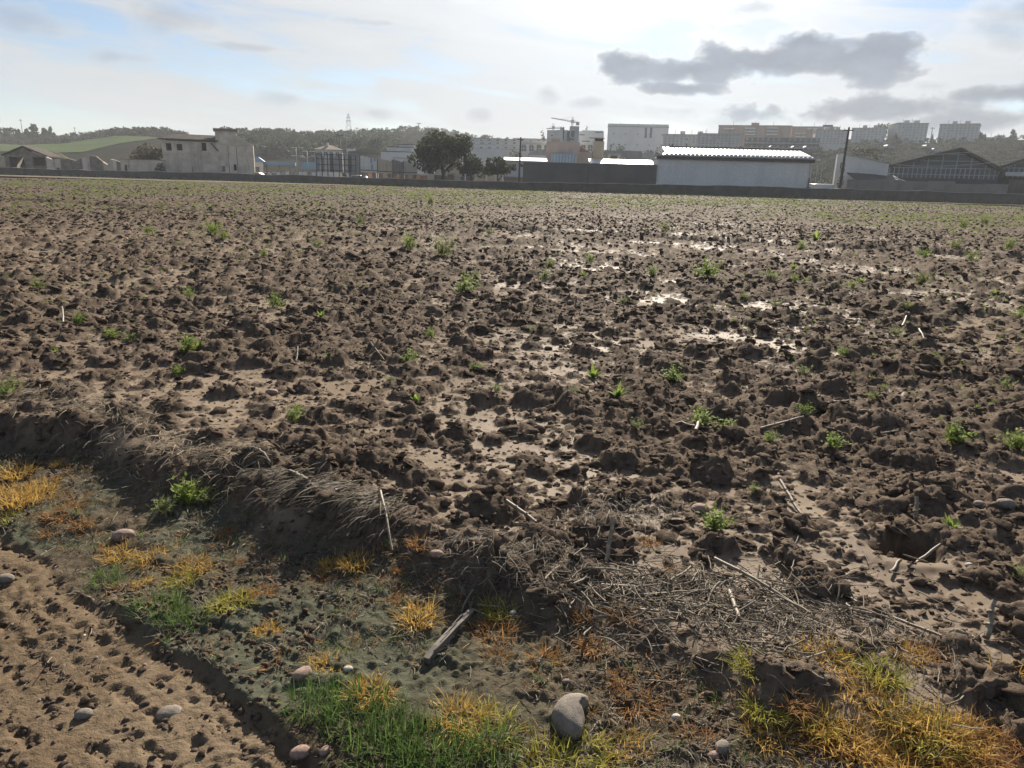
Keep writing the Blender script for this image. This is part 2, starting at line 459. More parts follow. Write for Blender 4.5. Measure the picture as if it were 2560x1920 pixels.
    return z, dict(silt=silt * field, track=track, field=field, algae=algae)

def near_ground():
    cy = -3.0
    ang = np.concatenate([np.linspace(-80, -44, 46)[:-1], np.linspace(-44, 44, 1000), np.linspace(44, 80, 46)[1:]])
    d, rows = 1.35, [-2.0 + .09 * k for k in range(36)]
    rows = [r for r in rows if r < 1.3]
    while d < 109:
        rows.append(d); d += .0062 * max(1.0, d / 1.7) ** 1.3
    rows.append(109.0)
    r = np.array(rows) - cy
    A = np.radians(ang)
    X = np.outer(r, np.sin(A)); Y = cy + np.outer(r, np.cos(A))
    z, at_ = ground_z(X, Y, True)
    n, m = X.shape
    v = np.stack([X, Y, z], -1).reshape(-1, 3)
    i = np.arange(n * m).reshape(n, m)
    f = np.stack([i[:-1, :-1], i[:-1, 1:], i[1:, 1:], i[1:, :-1]], -1).reshape(-1, 4)
    me = mesh_np('ground', v, f, False)
    for k, a in at_.items():
        me.attributes.new(k, 'FLOAT', 'POINT').data.foreach_set('value', a.astype(np.float32).ravel())
    def b(nt, p):
        pos = nt.nodes.new('ShaderNodeNewGeometry').outputs['Position']
        def attr(k):
            n = nt.nodes.new('ShaderNodeAttribute'); n.attribute_name = k; return NV(nt, n.outputs['Fac'])
        silt, trk, fld, alg = attr('silt'), attr('track'), attr('field'), attr('algae')
        n1 = nnoise(nt, pos, 1.4, 5, .6); n2 = nnoise(nt, pos, 22, 5, .65); n3 = nnoise(nt, pos, 160, 3, .6)
        x, y, z = nsep(nt, pos)
        far = y.step(14, 60)
        soil = nmix(nt, n2.step(.3, .7), (.052, .038, .028), (.124, .093, .068))
        soil = nmix(nt, n1.step(.35, .7) * .5, soil, (.134, .104, .077))
        green = nnoise(nt, ncomb(nt, x, y * .6, 0.0), .22, 4, .6)
        soil = nmix(nt, green.step(.40, .62) * far * .55, soil, (.060, .066, .030))
        sil = nmix(nt, n1.step(.3, .7), (.142, .108, .077), (.190, .149, .109))
        c = nmix(nt, silt, soil, nscale(nt, sil, n3 * .3 + .85))
        mud = nmix(nt, n2.step(.35, .65), (.055, .043, .030), (.110, .090, .063))
        mud = nmix(nt, alg * n2.lin(.3, .7, .55, .95), mud, (.072, .079, .056))
        san = nmix(nt, n1.step(.35, .65), (.112, .082, .053), (.150, .114, .077))
        san = nmix(nt, n2.step(.5, .72) * .6, san, (.070, .050, .033))
        san = nscale(nt, san, n3 * .7 + .65)
        c2 = nmix(nt, trk, mud, san)
        c = nmix(nt, fld, c2, c)
        nt.links.new(c, p.inputs['Base Color'])
        wet = silt * nnoise(nt, pos, .42, 3, .5).step(.36, .60)
        ro = 1.0 - wet * .24 - fld * .06
        nt.links.new((ro * .9).k, p.inputs['Roughness'])
        nt.links.new((wet * x.step(-1.5, 3.5) * .045 + fld * .018).k, p.inputs['Specular IOR Level'])
        bump(nt, p, (n2 * .7 + n3 * .25) * (1.05 - silt), .9, .014)
    me.materials.append(principled('earth', b))
    o = link(bpy.data.objects.new('field_ground', me)); setting(o)
    return o
near_ground()

GX0, GY0, GS = -4.5, 1.0, .012
_gx, _gy = np.meshgrid(GX0 + GS * np.arange(750), GY0 + GS * np.arange(560))
GRID_Z = ground_z(_gx, _gy)
def quick_z(x, y):
    """ground height, read from a fine table near the camera"""
    x, y = np.asarray(x, float), np.asarray(y, float)
    u, v = (x - GX0) / GS, (y - GY0) / GS
    if (u < 0).any() or (v < 0).any() or (u > 748).any() or (v > 558).any(): return ground_z(x, y)
    i, j = v.astype(int), u.astype(int); a, b = v - i, u - j
    return (GRID_Z[i, j] * (1 - a) * (1 - b) + GRID_Z[i + 1, j] * a * (1 - b) + GRID_Z[i, j + 1] * (1 - a) * b + GRID_Z[i + 1, j + 1] * a * b)

# ------------------------------------------------------------------ scatter: one object of many loose bits
def proto(name, v, f, mat, smooth=False):
    me = mesh_np(name, v, f, smooth); me.materials.append(mat)
    return bpy.data.objects.new(name, me)
def scatter(name, protos, pos, rot, scl, idx, label):
    col = bpy.data.collections.new(name + '_kinds')
    for k, o in enumerate(protos):
        o.name = '%s_kind_%02d' % (name, k); col.objects.link(o)
    me = bpy.data.meshes.new(name)
    n = len(pos)
    me.vertices.add(n); me.vertices.foreach_set('co', np.asarray(pos, np.float32).ravel())
    me.attributes.new('rot', 'FLOAT_VECTOR', 'POINT').data.foreach_set('vector', np.asarray(rot, np.float32).ravel())
    s = np.asarray(scl, np.float32)
    if s.ndim == 1: s = np.repeat(s[:, None], 3, 1)
    me.attributes.new('scl', 'FLOAT_VECTOR', 'POINT').data.foreach_set('vector', s.ravel())
    me.attributes.new('kind_index', 'INT', 'POINT').data.foreach_set('value', np.asarray(idx, np.int32))
    o = link(bpy.data.objects.new(name, me))
    ng = bpy.data.node_groups.new(name, 'GeometryNodeTree')
    ng.interface.new_socket('Geometry', in_out='INPUT', socket_type='NodeSocketGeometry')
    ng.interface.new_socket('Geometry', in_out='OUTPUT', socket_type='NodeSocketGeometry')
    N = ng.nodes.new; L = ng.links.new
    gi, go = N('NodeGroupInput'), N('NodeGroupOutput')
    iop, ci = N('GeometryNodeInstanceOnPoints'), N('GeometryNodeCollectionInfo')
    ci.inputs['Collection'].default_value = col; ci.inputs['Separate Children'].default_value = True; ci.inputs['Reset Children'].default_value = True
    def na(nm, t):
        a = N('GeometryNodeInputNamedAttribute'); a.data_type = t; a.inputs['Name'].default_value = nm
        return a.outputs['Attribute']
    L(gi.outputs[0], iop.inputs['Points']); L(ci.outputs[0], iop.inputs['Instance'])
    iop.inputs['Pick Instance'].default_value = True
    L(na('kind_index', 'INT'), iop.inputs['Instance Index'])
    e2r = N('FunctionNodeEulerToRotation'); L(na('rot', 'FLOAT_VECTOR'), e2r.inputs[0])
    L(e2r.outputs[0], iop.inputs['Rotation']); L(na('scl', 'FLOAT_VECTOR'), iop.inputs['Scale'])
    L(iop.outputs[0], go.inputs[0])
    md = o.modifiers.new('scatter', 'NODES'); md.node_group = ng
    setting(o, 'stuff', label)
    return o
def sector(n, d0, d1, power=0.0, half=46):
    """points in the view sector from d0 to d1 metres; density falls with distance**-power"""
    u = RNG.random(n); e = 2.0 - power
    d = np.exp(np.log(d0) + u * np.log(d1 / d0)) if abs(e) < 1e-6 else (d0 ** e + u * (d1 ** e - d0 ** e)) ** (1 / e)
    a = np.radians((RNG.random(n) * 2 - 1) * half)
    return d * np.sin(a), d * np.cos(a), d
def ico(sub):
    import bmesh
    bm = bmesh.new(); bmesh.ops.create_icosphere(bm, subdivisions=sub, radius=1.0)
    v = np.array([q.co[:] for q in bm.verts]); f = np.array([[q.index for q in t.verts] for t in bm.faces]); bm.free()
    return v, f
def lump(sub, seed, rough=.28, cuts=6, flat=.72):
    v, f = ico(sub); rg = np.random.default_rng(seed)
    for k in range(cuts):
        n = rg.normal(size=3); n /= np.linalg.norm(n); c = .60 + .25 * rg.random()
        t = v @ n; v = v - np.clip(t - c, 0, None)[:, None] * n * .9
    o = rg.random(3) * 50
    disp = np.array([mnoise.fractal(Vector(p * 1.7 + o), 1.0, 2.0, 4) for p in v])
    v = v * (1 + disp[:, None] * rough)
    v[:, 2] *= flat; v[:, 0] *= .85 + .5 * rg.random()
    return v, f

def b_clod(nt, p):
    geo = nt.nodes.new('ShaderNodeNewGeometry'); pos = geo.outputs['Position']
    oi = nt.nodes.new('ShaderNodeObjectInfo')
    n2 = nnoise(nt, pos, 26, 5, .65); n3 = nnoise(nt, pos, 150, 3, .6)
    c = nmix(nt, n2.step(.3, .7), (.046, .034, .025), (.110, .082, .060))
    c = nmix(nt, NV(nt, oi.outputs['Random']) * .4, c, (.122, .094, .070))
    nt.links.new(nscale(nt, c, n3 * .6 + .7), p.inputs['Base Color'])
    bump(nt, p, n2 * .7 + n3 * .35, 1.0, .012)
CLOD = principled('clod_earth', b_clod, rough=.85, spec=.02)

def clods():
    near = [proto('clod', *lump(3 if k < 5 else 2, 100 + k, .5, 7, .66), CLOD) for k in range(8)]
    # larger lumps near, then what is left to see further out
    P, S = [], []
    for n, d0, d1, pw, s0, s1, ex in ((34000, 2.0, 10, .9, .004, .019, 1.8), (9000, 2.4, 16, .8, .016, .052, 2.2), (26000, 7, 34, .7, .018, .070, 2.2), (60000, 22, 108, .9, .03, .085, 2.2)):
        x, y, d = sector(n, d0, d1, pw)
        z, a = ground_z(x, y, True)
        keep = (a['field'] > .6) & (RNG.random(n) > a['silt'] * .45)
        s = s0 + (s1 - s0) * RNG.random(n) ** ex
        k = keep
        P.append(np.stack([x, y, z - s * .12], -1)[k]); S.append(s[k])
    P, S = np.concatenate(P), np.concatenate(S)
    n = len(P)
    rot = np.stack([RNG.normal(0, .35, n), RNG.normal(0, .35, n), RNG.random(n) * 6.28], -1)
    sc = S[:, None] * np.stack([.8 + .6 * RNG.random(n), .8 + .4 * RNG.random(n), .45 + .6 * RNG.random(n)], -1)
    scatter('soil_clods', near, P, rot, sc, RNG.integers(0, len(near), n), 'brown clods of ploughed earth strewn over the field')
    # crumbs on the track and the algae strip
    x, y, d = sector(80000, 1.5, 6, 1.0, 50)
    z, a = ground_z(x, y, True)
    sr, ar = side(RUT, x, y)
    row = np.abs(((-sr + vnoise(ar * 3, sr, 311) * .02) / .085) % 1.0 - .5) < .16
    k = (a['field'] < .4) & (((a['track'] < .5) & (RNG.random(len(x)) < .4)) | (row & (vnoise(ar * 11, np.floor(-sr / .085) * 3.1, 305) > -.15)) | (RNG.random(len(x)) < .05)) & (vnoise(x * 2.4, y * 2.4, 301) + .3 * vnoise(x * 9, y * 9, 302) > .02 - .35 * a['track'])
    P = np.stack([x, y, z], -1)[k]; n = len(P)
    s = .0025 + .0125 * RNG.random(n) ** 2.6
    cr = [proto('crumb', *lump(2, 140 + j, .4, 5, .7), CLOD) for j in range(5)]
    scatter('track_crumbs', cr, P, np.stack([RNG.normal(0, .4, n), RNG.normal(0, .4, n), RNG.random(n) * 6.28], -1), s, RNG.integers(0, 5, n), 'small dark crumbs of earth on the sandy track')
clods()
# ------------------------------------------------------------------ plants, stalks and stones of the field and its edge
def gz(x, y): return float(quick_z(np.array([x]), np.array([y]))[0])
def on_ground(px, py):
    """ground point seen at px, py, allowing for the relief"""
    p = G(px, py)
    for _ in range(3 if p.y < 7 else 1):
        p = G(px, py, min(gz(p.x, p.y), .3))
    return Vector((p.x, p.y, gz(p.x, p.y)))

def blades(rg, n, length, spread, width, lean=.9, droop=.5, seg=4, base_r=.03, up=.5):
    """n curved tapering blades fanning out from a base; returns verts, quads"""
    V, Fc = [], []
    for k in range(n):
        a = rg.random() * 6.283; br = base_r * math.sqrt(rg.random())
        b = np.array([math.cos(a) * br, math.sin(a) * br, -.01])
        a2 = a + rg.normal(0, .6) if rg.random() < .55 else rg.random() * 6.283; L = length * (.45 + .75 * rg.random())
        el = math.radians(90 - 75 * min(1, abs(rg.normal(lean * .45, .28))))
        w = width * (.6 + .7 * rg.random())
        d = np.array([math.cos(a2) * math.cos(el), math.sin(a2) * math.cos(el), math.sin(el)])
        sd = np.array([-math.sin(a2), math.cos(a2), 0]); tw = rg.normal(0, .5)
        sd = sd * math.cos(tw) + np.array([0, 0, 1]) * math.sin(tw)
        i = len(V); p = b.copy(); dr = droop * (.3 + rg.random())
        for j in range(seg + 1):
            t = j / seg; ww = w * (1 - t ** 1.6) * .5 + .0002
            V.append(p - sd * ww); V.append(p + sd * ww)
            p = p + d * (L / seg); d = d + np.array([rg.normal(0, .05), rg.normal(0, .05), -dr * 2.0 / seg * (.3 + t)]); d /= np.linalg.norm(d)
            if p[2] < .002: p[2] = .002 + .004 * rg.random()
        for j in range(seg): Fc.append((i + 2 * j, i + 2 * j + 1, i + 2 * j + 3, i + 2 * j + 2))
    return np.array(V), np.array(Fc)
def plant_mesh(name, mat, V, Fc):
    me = mesh_np(name, V, Fc, True); me.materials.append(mat); return me

GOLD = leafy('golden_grass', (.290, .170, .046), (.560, .380, .105), 30, .40, .6)
RUSTY = leafy('rusty_grass', (.180, .092, .036), (.400, .220, .078), 30, .35, .65)
LIME = leafy('yellow_green_grass', (.150, .165, .030), (.430, .370, .080), 30, .40, .55)
GREEN = leafy('green_grass', (.032, .078, .020), (.145, .205, .055), 30, .40, .5)
WEED = leafy('weed_leaf', (.100, .155, .035), (.240, .290, .070), 40, .45, .5)
PALE = leafy('pale_weed', (.120, .150, .055), (.230, .250, .090), 40, .40, .6)
STRAW = leafy('straw', (.105, .085, .060), (.290, .245, .180), 20, .15, .7)
LITTER = leafy('bleached_litter', (.105, .088, .066), (.330, .285, .220), 20, .12, .7)
ASHY = leafy('ashen_straw', (.085, .072, .056), (.240, .210, .165), 20, .12, .75)
rg = np.random.default_rng(11)

# ---- grass tufts along the edge: px, py, size, colour
TUFTS = [(85, 1245, 1.4, 'g'), (15, 1232, 1.3, 'g'), (205, 1312, 1.0, 'r'), (125, 1335, .9, 'r'), (2405, 1842, 1.3, 'g'), (2480, 1832, 1.2, 'r'), (2335, 1872, 1.3, 'g'), (40, 1185, 1.5, 'g'), (110, 1215, 1.2, 'g'), (50, 1262, 1.4, 'g'), (150, 1290, 1.3, 'r'), (20, 1300, 1.0, 'l'), (190, 1265, .9, 'r'), (250, 1190, .7, 'r'),
         (300, 1392, 1.0, 'g'), (380, 1396, 1.1, 'g'), (265, 1372, .7, 'r'), (485, 1418, 1.3, 'g'), (455, 1450, 1.0, 'l'), (579, 1508, 1.2, 'l'), (650, 1490, 1.0, 'r'), (358, 1462, .7, 'g'),
         (669, 1581, .8, 'g'), (600, 1405, .5, 'r'), (560, 1335, .8, 'r'), (145, 1125, .7, 'g'),
         (1048, 1358, 1.0, 'r'), (831, 1412, .8, 'g'), (886, 1409, .9, 'g'), (803, 1444, .7, 'r'), (998, 1425, .8, 'r'), (1001, 1500, .8, 'r'), (1045, 1545, 1.1, 'g'),
         (1251, 1440, .95, 'l'), (1233, 1585, 1.4, 'r'), (1245, 1640, 1.0, 'r'), (816, 1668, .9, 'g'), (928, 1735, 1.0, 'g'), (1152, 1800, 1.4, 'g'), (1225, 1822, 1.2, 'l'),
         (1362, 1652, 1.2, 'r'), (1462, 1898, 1.5, 'l'), (1370, 1915, 1.2, 'l'), (1562, 1536, 1.3, 'r'), (1462, 1532, 1.0, 'r'), (1625, 1358, .8, 'r'), (1687, 1430, .8, 'r'), (1480, 1620, 1.0, 'r'),
         (1875, 1672, .9, 'l'), (1918, 1724, 1.0, 'l'), (2069, 1655, 1.3, 'g'), (2159, 1666, 1.1, 'l'), (2322, 1636, 1.2, 'r'), (2270, 1640, .9, 'g'), (2540, 1724, 1.4, 'g'), (2159, 1735, 1.3, 'g'), (2210, 1700, 1.0, 'l'),
         (1933, 1772, 1.2, 'g'), (1985, 1745, 1.1, 'r'), (2073, 1812, 1.5, 'g'), (2128, 1848, 1.5, 'g'), (2035, 1790, 1.1, 'l'), (2244, 1800, 1.3, 'g'), (2303, 1830, 1.5, 'l'), (2345, 1815, 1.2, 'g'),
         (2225, 1895, 1.5, 'g'), (2283, 1912, 1.5, 'g'), (2180, 1905, 1.3, 'r'), (2439, 1885, 1.4, 'r'), (2380, 1900, 1.3, 'g'), (2500, 1905, 1.3, 'r'), (2050, 1862, 1.0, 'r'), (2555, 1860, 1.2, 'r'), (1739, 1850, 1.0, 'r'), (1560, 1880, 1.1, 'g'), (1595, 1760, 1.1, 'r'), (1545, 1700, .9, 'r'),
         (271, 1450, .9, 'v'), (394, 1518, 1.2, 'v'), (477, 1555, 1.2, 'v'), (430, 1540, .9, 'v'), (785, 1765, 1.3, 'v'), (840, 1740, .9, 'v'), (905, 1808, 1.4, 'v'), (985, 1815, 1.4, 'v'), (965, 1880, 1.5, 'v'), (1060, 1862, 1.5, 'v'), (1170, 1880, 1.5, 'v'), (1100, 1905, 1.3, 'v'), (1240, 1870, 1.2, 'v'), (1015, 1905, 1.3, 'v')]
KINDS_T = {'g': (GOLD, 'golden yellow grass tuft', 'golden grass tufts of the field edge'), 'r': (RUSTY, 'rusty orange dying grass tuft', 'rusty grass tufts of the field edge'),
           'l': (LIME, 'yellow green grass tuft', 'yellowing grass tufts of the field edge'), 'v': (GREEN, 'fresh green grass tuft', 'green grass tufts of the field edge')}
tuft_meshes = {}
for c, (m, _, _) in KINDS_T.items():
    tuft_meshes[c] = []
    for k in range(4):
        if c == 'v': V, Fc = blades(rg, 210, .070, .1, .0026, 1.15, .55, 4, .08)
        elif c == 'r': V, Fc = blades(rg, 130, .066, .1, .0032, 1.75, .85, 4, .055)
        else: V, Fc = blades(rg, 200, .066, .1, .0034, 1.6, .75, 4, .07)
        tuft_meshes[c].append(plant_mesh('grass_tuft', m, V, Fc))
def zone(px, py):
    if px < 260 and py < 1330: return 'on the slope under the shaggy dead grass'
    if px < 760: return 'between the tyre rut and the bank'
    if px < 1130 and py < 1560: return 'at the foot of the thatched bank'
    if px < 1330 and py > 1640: return 'in the thick clump beside the track'
    if px < 1520: return 'beside the kidney shaped stone'
    if px < 1760 and py < 1660: return 'in the grey straw litter'
    return 'in the dry swath beyond the big stone'
MARKS = [(1430, 1800, 'by the kidney shaped stone'), (755, 1690, 'by the upright brown pebble'), (2400, 1600, 'below the angular grey stone'), (1092, 1384, 'by the pinkish egg shaped pebble'), (310, 1345, 'by the flat brownish stone'),
         (752, 1902, 'by the round tan pebble'), (1805, 1872, 'by the touching pair of pebbles'), (1123, 1600, 'by the split dark board'), (966, 1330, 'by the thin whitish stick'), (1284, 1484, 'by the small white chip'), (1010, 1524, 'by the tiny white pebble'),
         (870, 1675, 'by the white crumbly lump'), (1690, 1795, 'by the pale shaded pebble'), (1834, 1530, 'below the steep split stalk'), (1650, 1540, 'by the whitish level stalk'), (2466, 1590, 'below the thick broken stump'), (2290, 1575, 'by the thin pointing stalk'), (2150, 1540, 'by the stalk on silt')]
def size_word(s, a, b): return 'small ' if s < a else ('broad ' if s > b else '')
def near_mark(px, py, r, other):
    d, w = min((math.hypot(px - a, py - b), w) for a, b, w in MARKS)
    return w if d < r else other
for px, py, s, c in TUFTS:
    p = on_ground(px, py)
    o = obj_of('grass_tuft', tuft_meshes[c][rg.integers(4)], None, p, (0, 0, rg.random() * 6.28), s * (.78 + .2 * rg.random()) * ((.6 + .7 * rg.random()) if c == 'v' else 1.0))
    lb = size_word(s, .95, 1.25) + KINDS_T[c][1] + ' ' + near_mark(px, py, 125, zone(px, py)); tag(o, lb, 'grass tuft', lb)

# ---- weeds in the field: px, py, width in photo px, kind (f feathery, r rosette, b bushy)
def weed_mesh(kind, k):
    V, Fc = [], []
    def leaf(p0, d, L, w, n=3, droop=.3):
        sd = np.cross(d, [0, 0, 1.0]); sd /= (np.linalg.norm(sd) + 1e-6)
        i = len(V); p = np.array(p0, float); d = np.array(d, float)
        for j in range(n + 1):
            t = j / n; ww = w * (math.sin(math.pi * min(1, .12 + t * .86)) ** .8) * .5 + .0004
            V.append(p - sd * ww); V.append(p + sd * ww); p = p + d * L / n; d = d + np.array([0, 0, -droop / n]); d /= np.linalg.norm(d)
        for j in range(n): Fc.append((i + 2 * j, i + 2 * j + 1, i + 2 * j + 3, i + 2 * j + 2))
    if kind == 'r':
        for q in range(16):
            a = q * 2.4 + rg.normal(0, .2); e = R(25 + 50 * rg.random())
            leaf((0, 0, 0), (math.cos(a) * math.cos(e), math.sin(a) * math.cos(e), math.sin(e)), .10 * (.6 + .6 * rg.random()), .028, 4, .5)
    else:
        n_st = 26 if kind == 'f' else 34
        for q in range(n_st):
            a = rg.random() * 6.28; e = R(22 + 62 * rg.random()); L = .12 * (.45 + .8 * rg.random())
            d = np.array([math.cos(a) * math.cos(e), math.sin(a) * math.cos(e), math.sin(e)])
            leaf((rg.normal(0, .018), rg.normal(0, .018), 0), d, L, .003, 3, .25)
            for j in range(9 if kind == 'f' else 7):
                t = .3 + .7 * rg.random(); pp = d * L * t; b = rg.random() * 6.28; f = R(-5 + 65 * rg.random())
                leaf(pp + rg.normal(0, .004, 3), (math.cos(b) * math.cos(f), math.sin(b) * math.cos(f), math.sin(f)), .026 if kind == 'f' else .024, .007 if kind == 'f' else .014, 2, .3)
    return np.array(V), np.array(Fc)
weed_meshes = {}
for kd, mm in (('f', WEED), ('r', WEED), ('b', WEED), ('p', PALE)):
    weed_meshes[kd] = [plant_mesh('weed', mm, *weed_mesh('f' if kd == 'p' else kd, k)) for k in range(3)]
WEEDS = [(372, 584, 34, 'f'), (530, 588, 60, 'f'), (472, 740, 42, 'f'), (691, 768, 60, 'f'), (803, 793, 44, 'r'), (195, 803, 40, 'f'), (277, 842, 42, 'b'), (325, 850, 44, 'p'), (474, 878, 66, 'b'), (142, 885, 34, 'r'), (441, 934, 40, 'f'),
         (822, 896, 40, 'r'), (793, 618, 40, 'p'), (24, 990, 64, 'f'), (1022, 626, 66, 'f'), (1105, 640, 90, 'p'), (1162, 734, 80, 'b'), (1190, 697, 40, 'p'), (1376, 668, 34, 'b'), (1361, 700, 50, 'p'), (1475, 660, 46, 'f'),
         (1459, 690, 34, 'r'), (1630, 688, 46, 'f'), (1077, 840, 44, 'f'), (1024, 908, 58, 'b'), (1190, 928, 40, 'f'), (1483, 942, 62, 'r'), (1544, 998, 66, 'r'), (1040, 1004, 46, 'r'), (1684, 950, 62, 'b'), (1223, 584, 36, 'p'),
         (1662, 576, 44, 'p'), (1077, 508, 26, 'b'), (975, 955, 30, 'p'), (1240, 980, 40, 'p'), (1435, 984, 40, 'p'), (1770, 700, 80, 'b'), (1924, 706, 50, 'f'), (1981, 686, 30, 'r'), (2018, 698, 30, 'r'), (1985, 708, 36, 'f'), (2038, 600, 52, 'r'), (2002, 628, 40, 'f'),
         (2152, 706, 30, 'r'), (2128, 718, 36, 'f'), (1859, 748, 40, 'p'), (1937, 768, 36, 'p'), (2311, 648, 44, 'f'), (2388, 626, 50, 'p'), (2429, 658, 40, 'f'), (2409, 570, 36, 'f'), (2270, 772, 40, 'p'), (2490, 734, 30, 'r'),
         (2105, 885, 44, 'f'), (2010, 936, 44, 'p'), (2514, 978, 44, 'p'), (2181, 998, 40, 'p'), (2547, 798, 40, 'f'), (2300, 710, 50, 'p'), (1753, 1040, 76, 'b'), (1820, 1052, 56, 'b'), (2010, 1052, 46, 'f'), (2079, 1132, 60, 'b'), (1920, 1104, 46, 'f'), (1590, 1080, 44, 'p'),
         (735, 1052, 70, 'f'), (2384, 1110, 74, 'b'), (2540, 1120, 66, 'b'), (2375, 1322, 60, 'r'), (1785, 1325, 90, 'b'), (2550, 1440, 50, 'p'), (463, 1195, 90, 'b'), (520, 1260, 60, 'p'), (1880, 1240, 40, 'p'), (560, 590, 40, 'f'), (410, 1240, 70, 'p'),
         (660, 640, 30, 'f'), (300, 690, 30, 'p'), (95, 720, 34, 'f'), (900, 560, 34, 'p'), (1560, 760, 34, 'p'), (1330, 830, 30, 'p'), (2240, 840, 40, 'p'), (2330, 900, 40, 'f'), (2460, 560, 36, 'p'), (2520, 620, 40, 'f')]
WL = {'f': 'feathery green weed sprouting', 'r': 'rosette of broad green leaves', 'b': 'bushy bright green weed', 'p': 'thin pale green weed'}
def wzone(px, py):
    d = G(px, py).y
    if d > 30: return 'beyond the old furrow in the field'
    if d > 13: return 'in the field just before the old furrow'
    if d > 6.5: return 'among the clods of the mid field' + (' where silt gleams' if px > 1300 else ' on the dull side')
    if py > 1150: return 'on the field edge by the bank'
    return 'among coarse clods of the near field' + (' beside silt sheets' if px > 1300 else ' behind the bank')
for px, py, w, kd in WEEDS:
    p = on_ground(px, py); dist = (p - Vector((0, 0, CAM_H))).length
    s = (w / F_PX * dist) / .20
    o = obj_of('weed', weed_meshes[kd][rg.integers(3)], None, p - Vector((0, 0, .004)), (0, 0, rg.random() * 6.28), (s, s, s * (1.0 if kd != 'r' else 1.1)))
    lb = size_word(w, 37, 58) + WL[kd] + ' ' + wzone(px, py); tag(o, lb, 'weed', lb)

# ---- stones
def stone_mat(name, c1, c2):
    def b(nt, p):
        tc = nt.nodes.new('ShaderNodeTexCoord').outputs['Object']
        n = nnoise(nt, tc, 3.0, 6, .65); n2 = nnoise(nt, tc, 26, 3, .6)
        x, y, z = nsep(nt, tc)
        c = nmix(nt, n.step(.35, .65), c1, c2)
        c = nmix(nt, (z + n * .9).lin(.20, .62, .9, 0.0), c, (.085, .065, .045))       # caked mud at the foot
        nt.links.new(nscale(nt, c, n2 * .5 + .75), p.inputs['Base Color']); bump(nt, p, n2 + n, .4, .02)
    return principled(name, b, rough=.8, spec=.25)
ST_G = stone_mat('grey_stone', (.150, .128, .105), (.215, .185, .150)); ST_P = stone_mat('pinkish_stone', (.230, .155, .120), (.300, .215, .170)); ST_W = stone_mat('white_pebble', (.42, .39, .34), (.55, .52, .47))
def pebble(seed, kidney=False, sub=4, rough=.10):
    v, f = ico(sub); r2 = np.random.default_rng(seed)
    o = r2.random(3) * 40
    v = np.sign(v) * np.abs(v) ** .92
    v = v * (1 + rough * np.array([mnoise.fractal(Vector(p * .9 + o), 1, 2, 3) for p in v])[:, None])
    if kidney:
        v[:, 0] *= .60 + .16 * v[:, 1] * -1; v[:, 0] += .28 * v[:, 1] ** 2 - .1; v[:, 2] *= .62
        v[:, 0] -= .16 * np.exp(-((v[:, 1] - .35) / .25) ** 2) * (v[:, 0] > .25)
    else:
        v[:, 1] *= .72; v[:, 2] *= .62
    return v, f
STONES = [(1430, 1800, 124, 'k', 'big grey kidney shaped stone lying on the algae mud', -.42), (755, 1690, 44, 'p', 'brown pebble standing beside a golden tuft by the track', .8), (2400, 1600, 56, 'g', 'angular grey stone casting a long shadow on silt', .2),
          (1092, 1384, 34, 'p', 'pinkish egg shaped pebble by the thatched bank', .1), (310, 1345, 46, 'p', 'flat brownish stone among golden tufts under the bank', .5), (425, 1785, 56, 'g', 'grey stone half sunk in the sandy track', .1),
          (752, 1902, 44, 'p', 'round tan pebble beside the rut on the track', .4), (812, 1880, 28, 'p', 'small tan pebble between rut and green grass', 1.2), (1750, 1278, 44, 'p', 'flat brown stone above a leafy weed on silt', .1), (2190, 1562, 32, 'g', 'small pale grey stone on silt near the straw litter', .3),
          (2448, 1262, 26, 'g', 'small grey pebble among coarse clods, smaller of a pair', .2), (2510, 1275, 38, 'g', 'grey rounded stone among coarse clods, larger of a pair', .1), (1805, 1872, 40, 'g', 'grey pebble leaning on a smaller one below the dry swath', .9), (1784, 1892, 28, 'p', 'small tan pebble touching a grey one below the dry swath', .4),
          (14, 1452, 34, 'g', 'long pale stone at the edge of the track', .2), (1010, 1524, 14, 'w', 'tiny white pebble among rusty tufts', .2), (1284, 1484, 18, 'w', 'small white chip under the yellow green tuft', .6), (2424, 1412, 18, 'w', 'small cream pebble beside the burrow', .1), (2250, 1452, 16, 'p', 'small rusty pebble below the burrow', .1),
          (210, 1790, 34, 'g', 'dark wet pebble pressed into the sandy track', .3), (870, 1675, 22, 'w', 'white crumbly lump beside a golden tuft', .4), (1415, 1706, 20, 'g', 'small grey pebble above the kidney shaped stone', .4), (1690, 1795, 22, 'w', 'pale pebble in the shadow of the dry swath', .4), (680, 985, 30, 'p', 'flat pale brown stone in the near field', .2)]
for k, (px, py, w, kd, lab, rz) in enumerate(STONES):
    p = on_ground(px, py); s = w / F_PX * (p - Vector((0, 0, CAM_H))).length / 2
    v, f = pebble(500 + k, kd == 'k', 4 if w > 40 else 3, .16 if 'angular' in lab else .10)
    if 'angular' in lab:
        for n_ in ((.5, .3, .8), (-.7, -.2, .7), (.1, -.9, .5), (.9, -.3, .2)):
            n_ = np.array(n_); n_ = n_ / np.linalg.norm(n_); v = v - np.clip(v @ n_ - .48, 0, None)[:, None] * n_
    me = mesh_np('stone', v, f, True); me.materials.append({'k': ST_G, 'g': ST_G, 'p': ST_P, 'w': ST_W}[kd])
    o = obj_of('stone' if w > 30 else 'pebble', me, None, p + Vector((0, 0, s * (.22 if 'sunk' not in lab else -.1))), (0, 0, rz), s)
    tag(o, lab, 'stone')

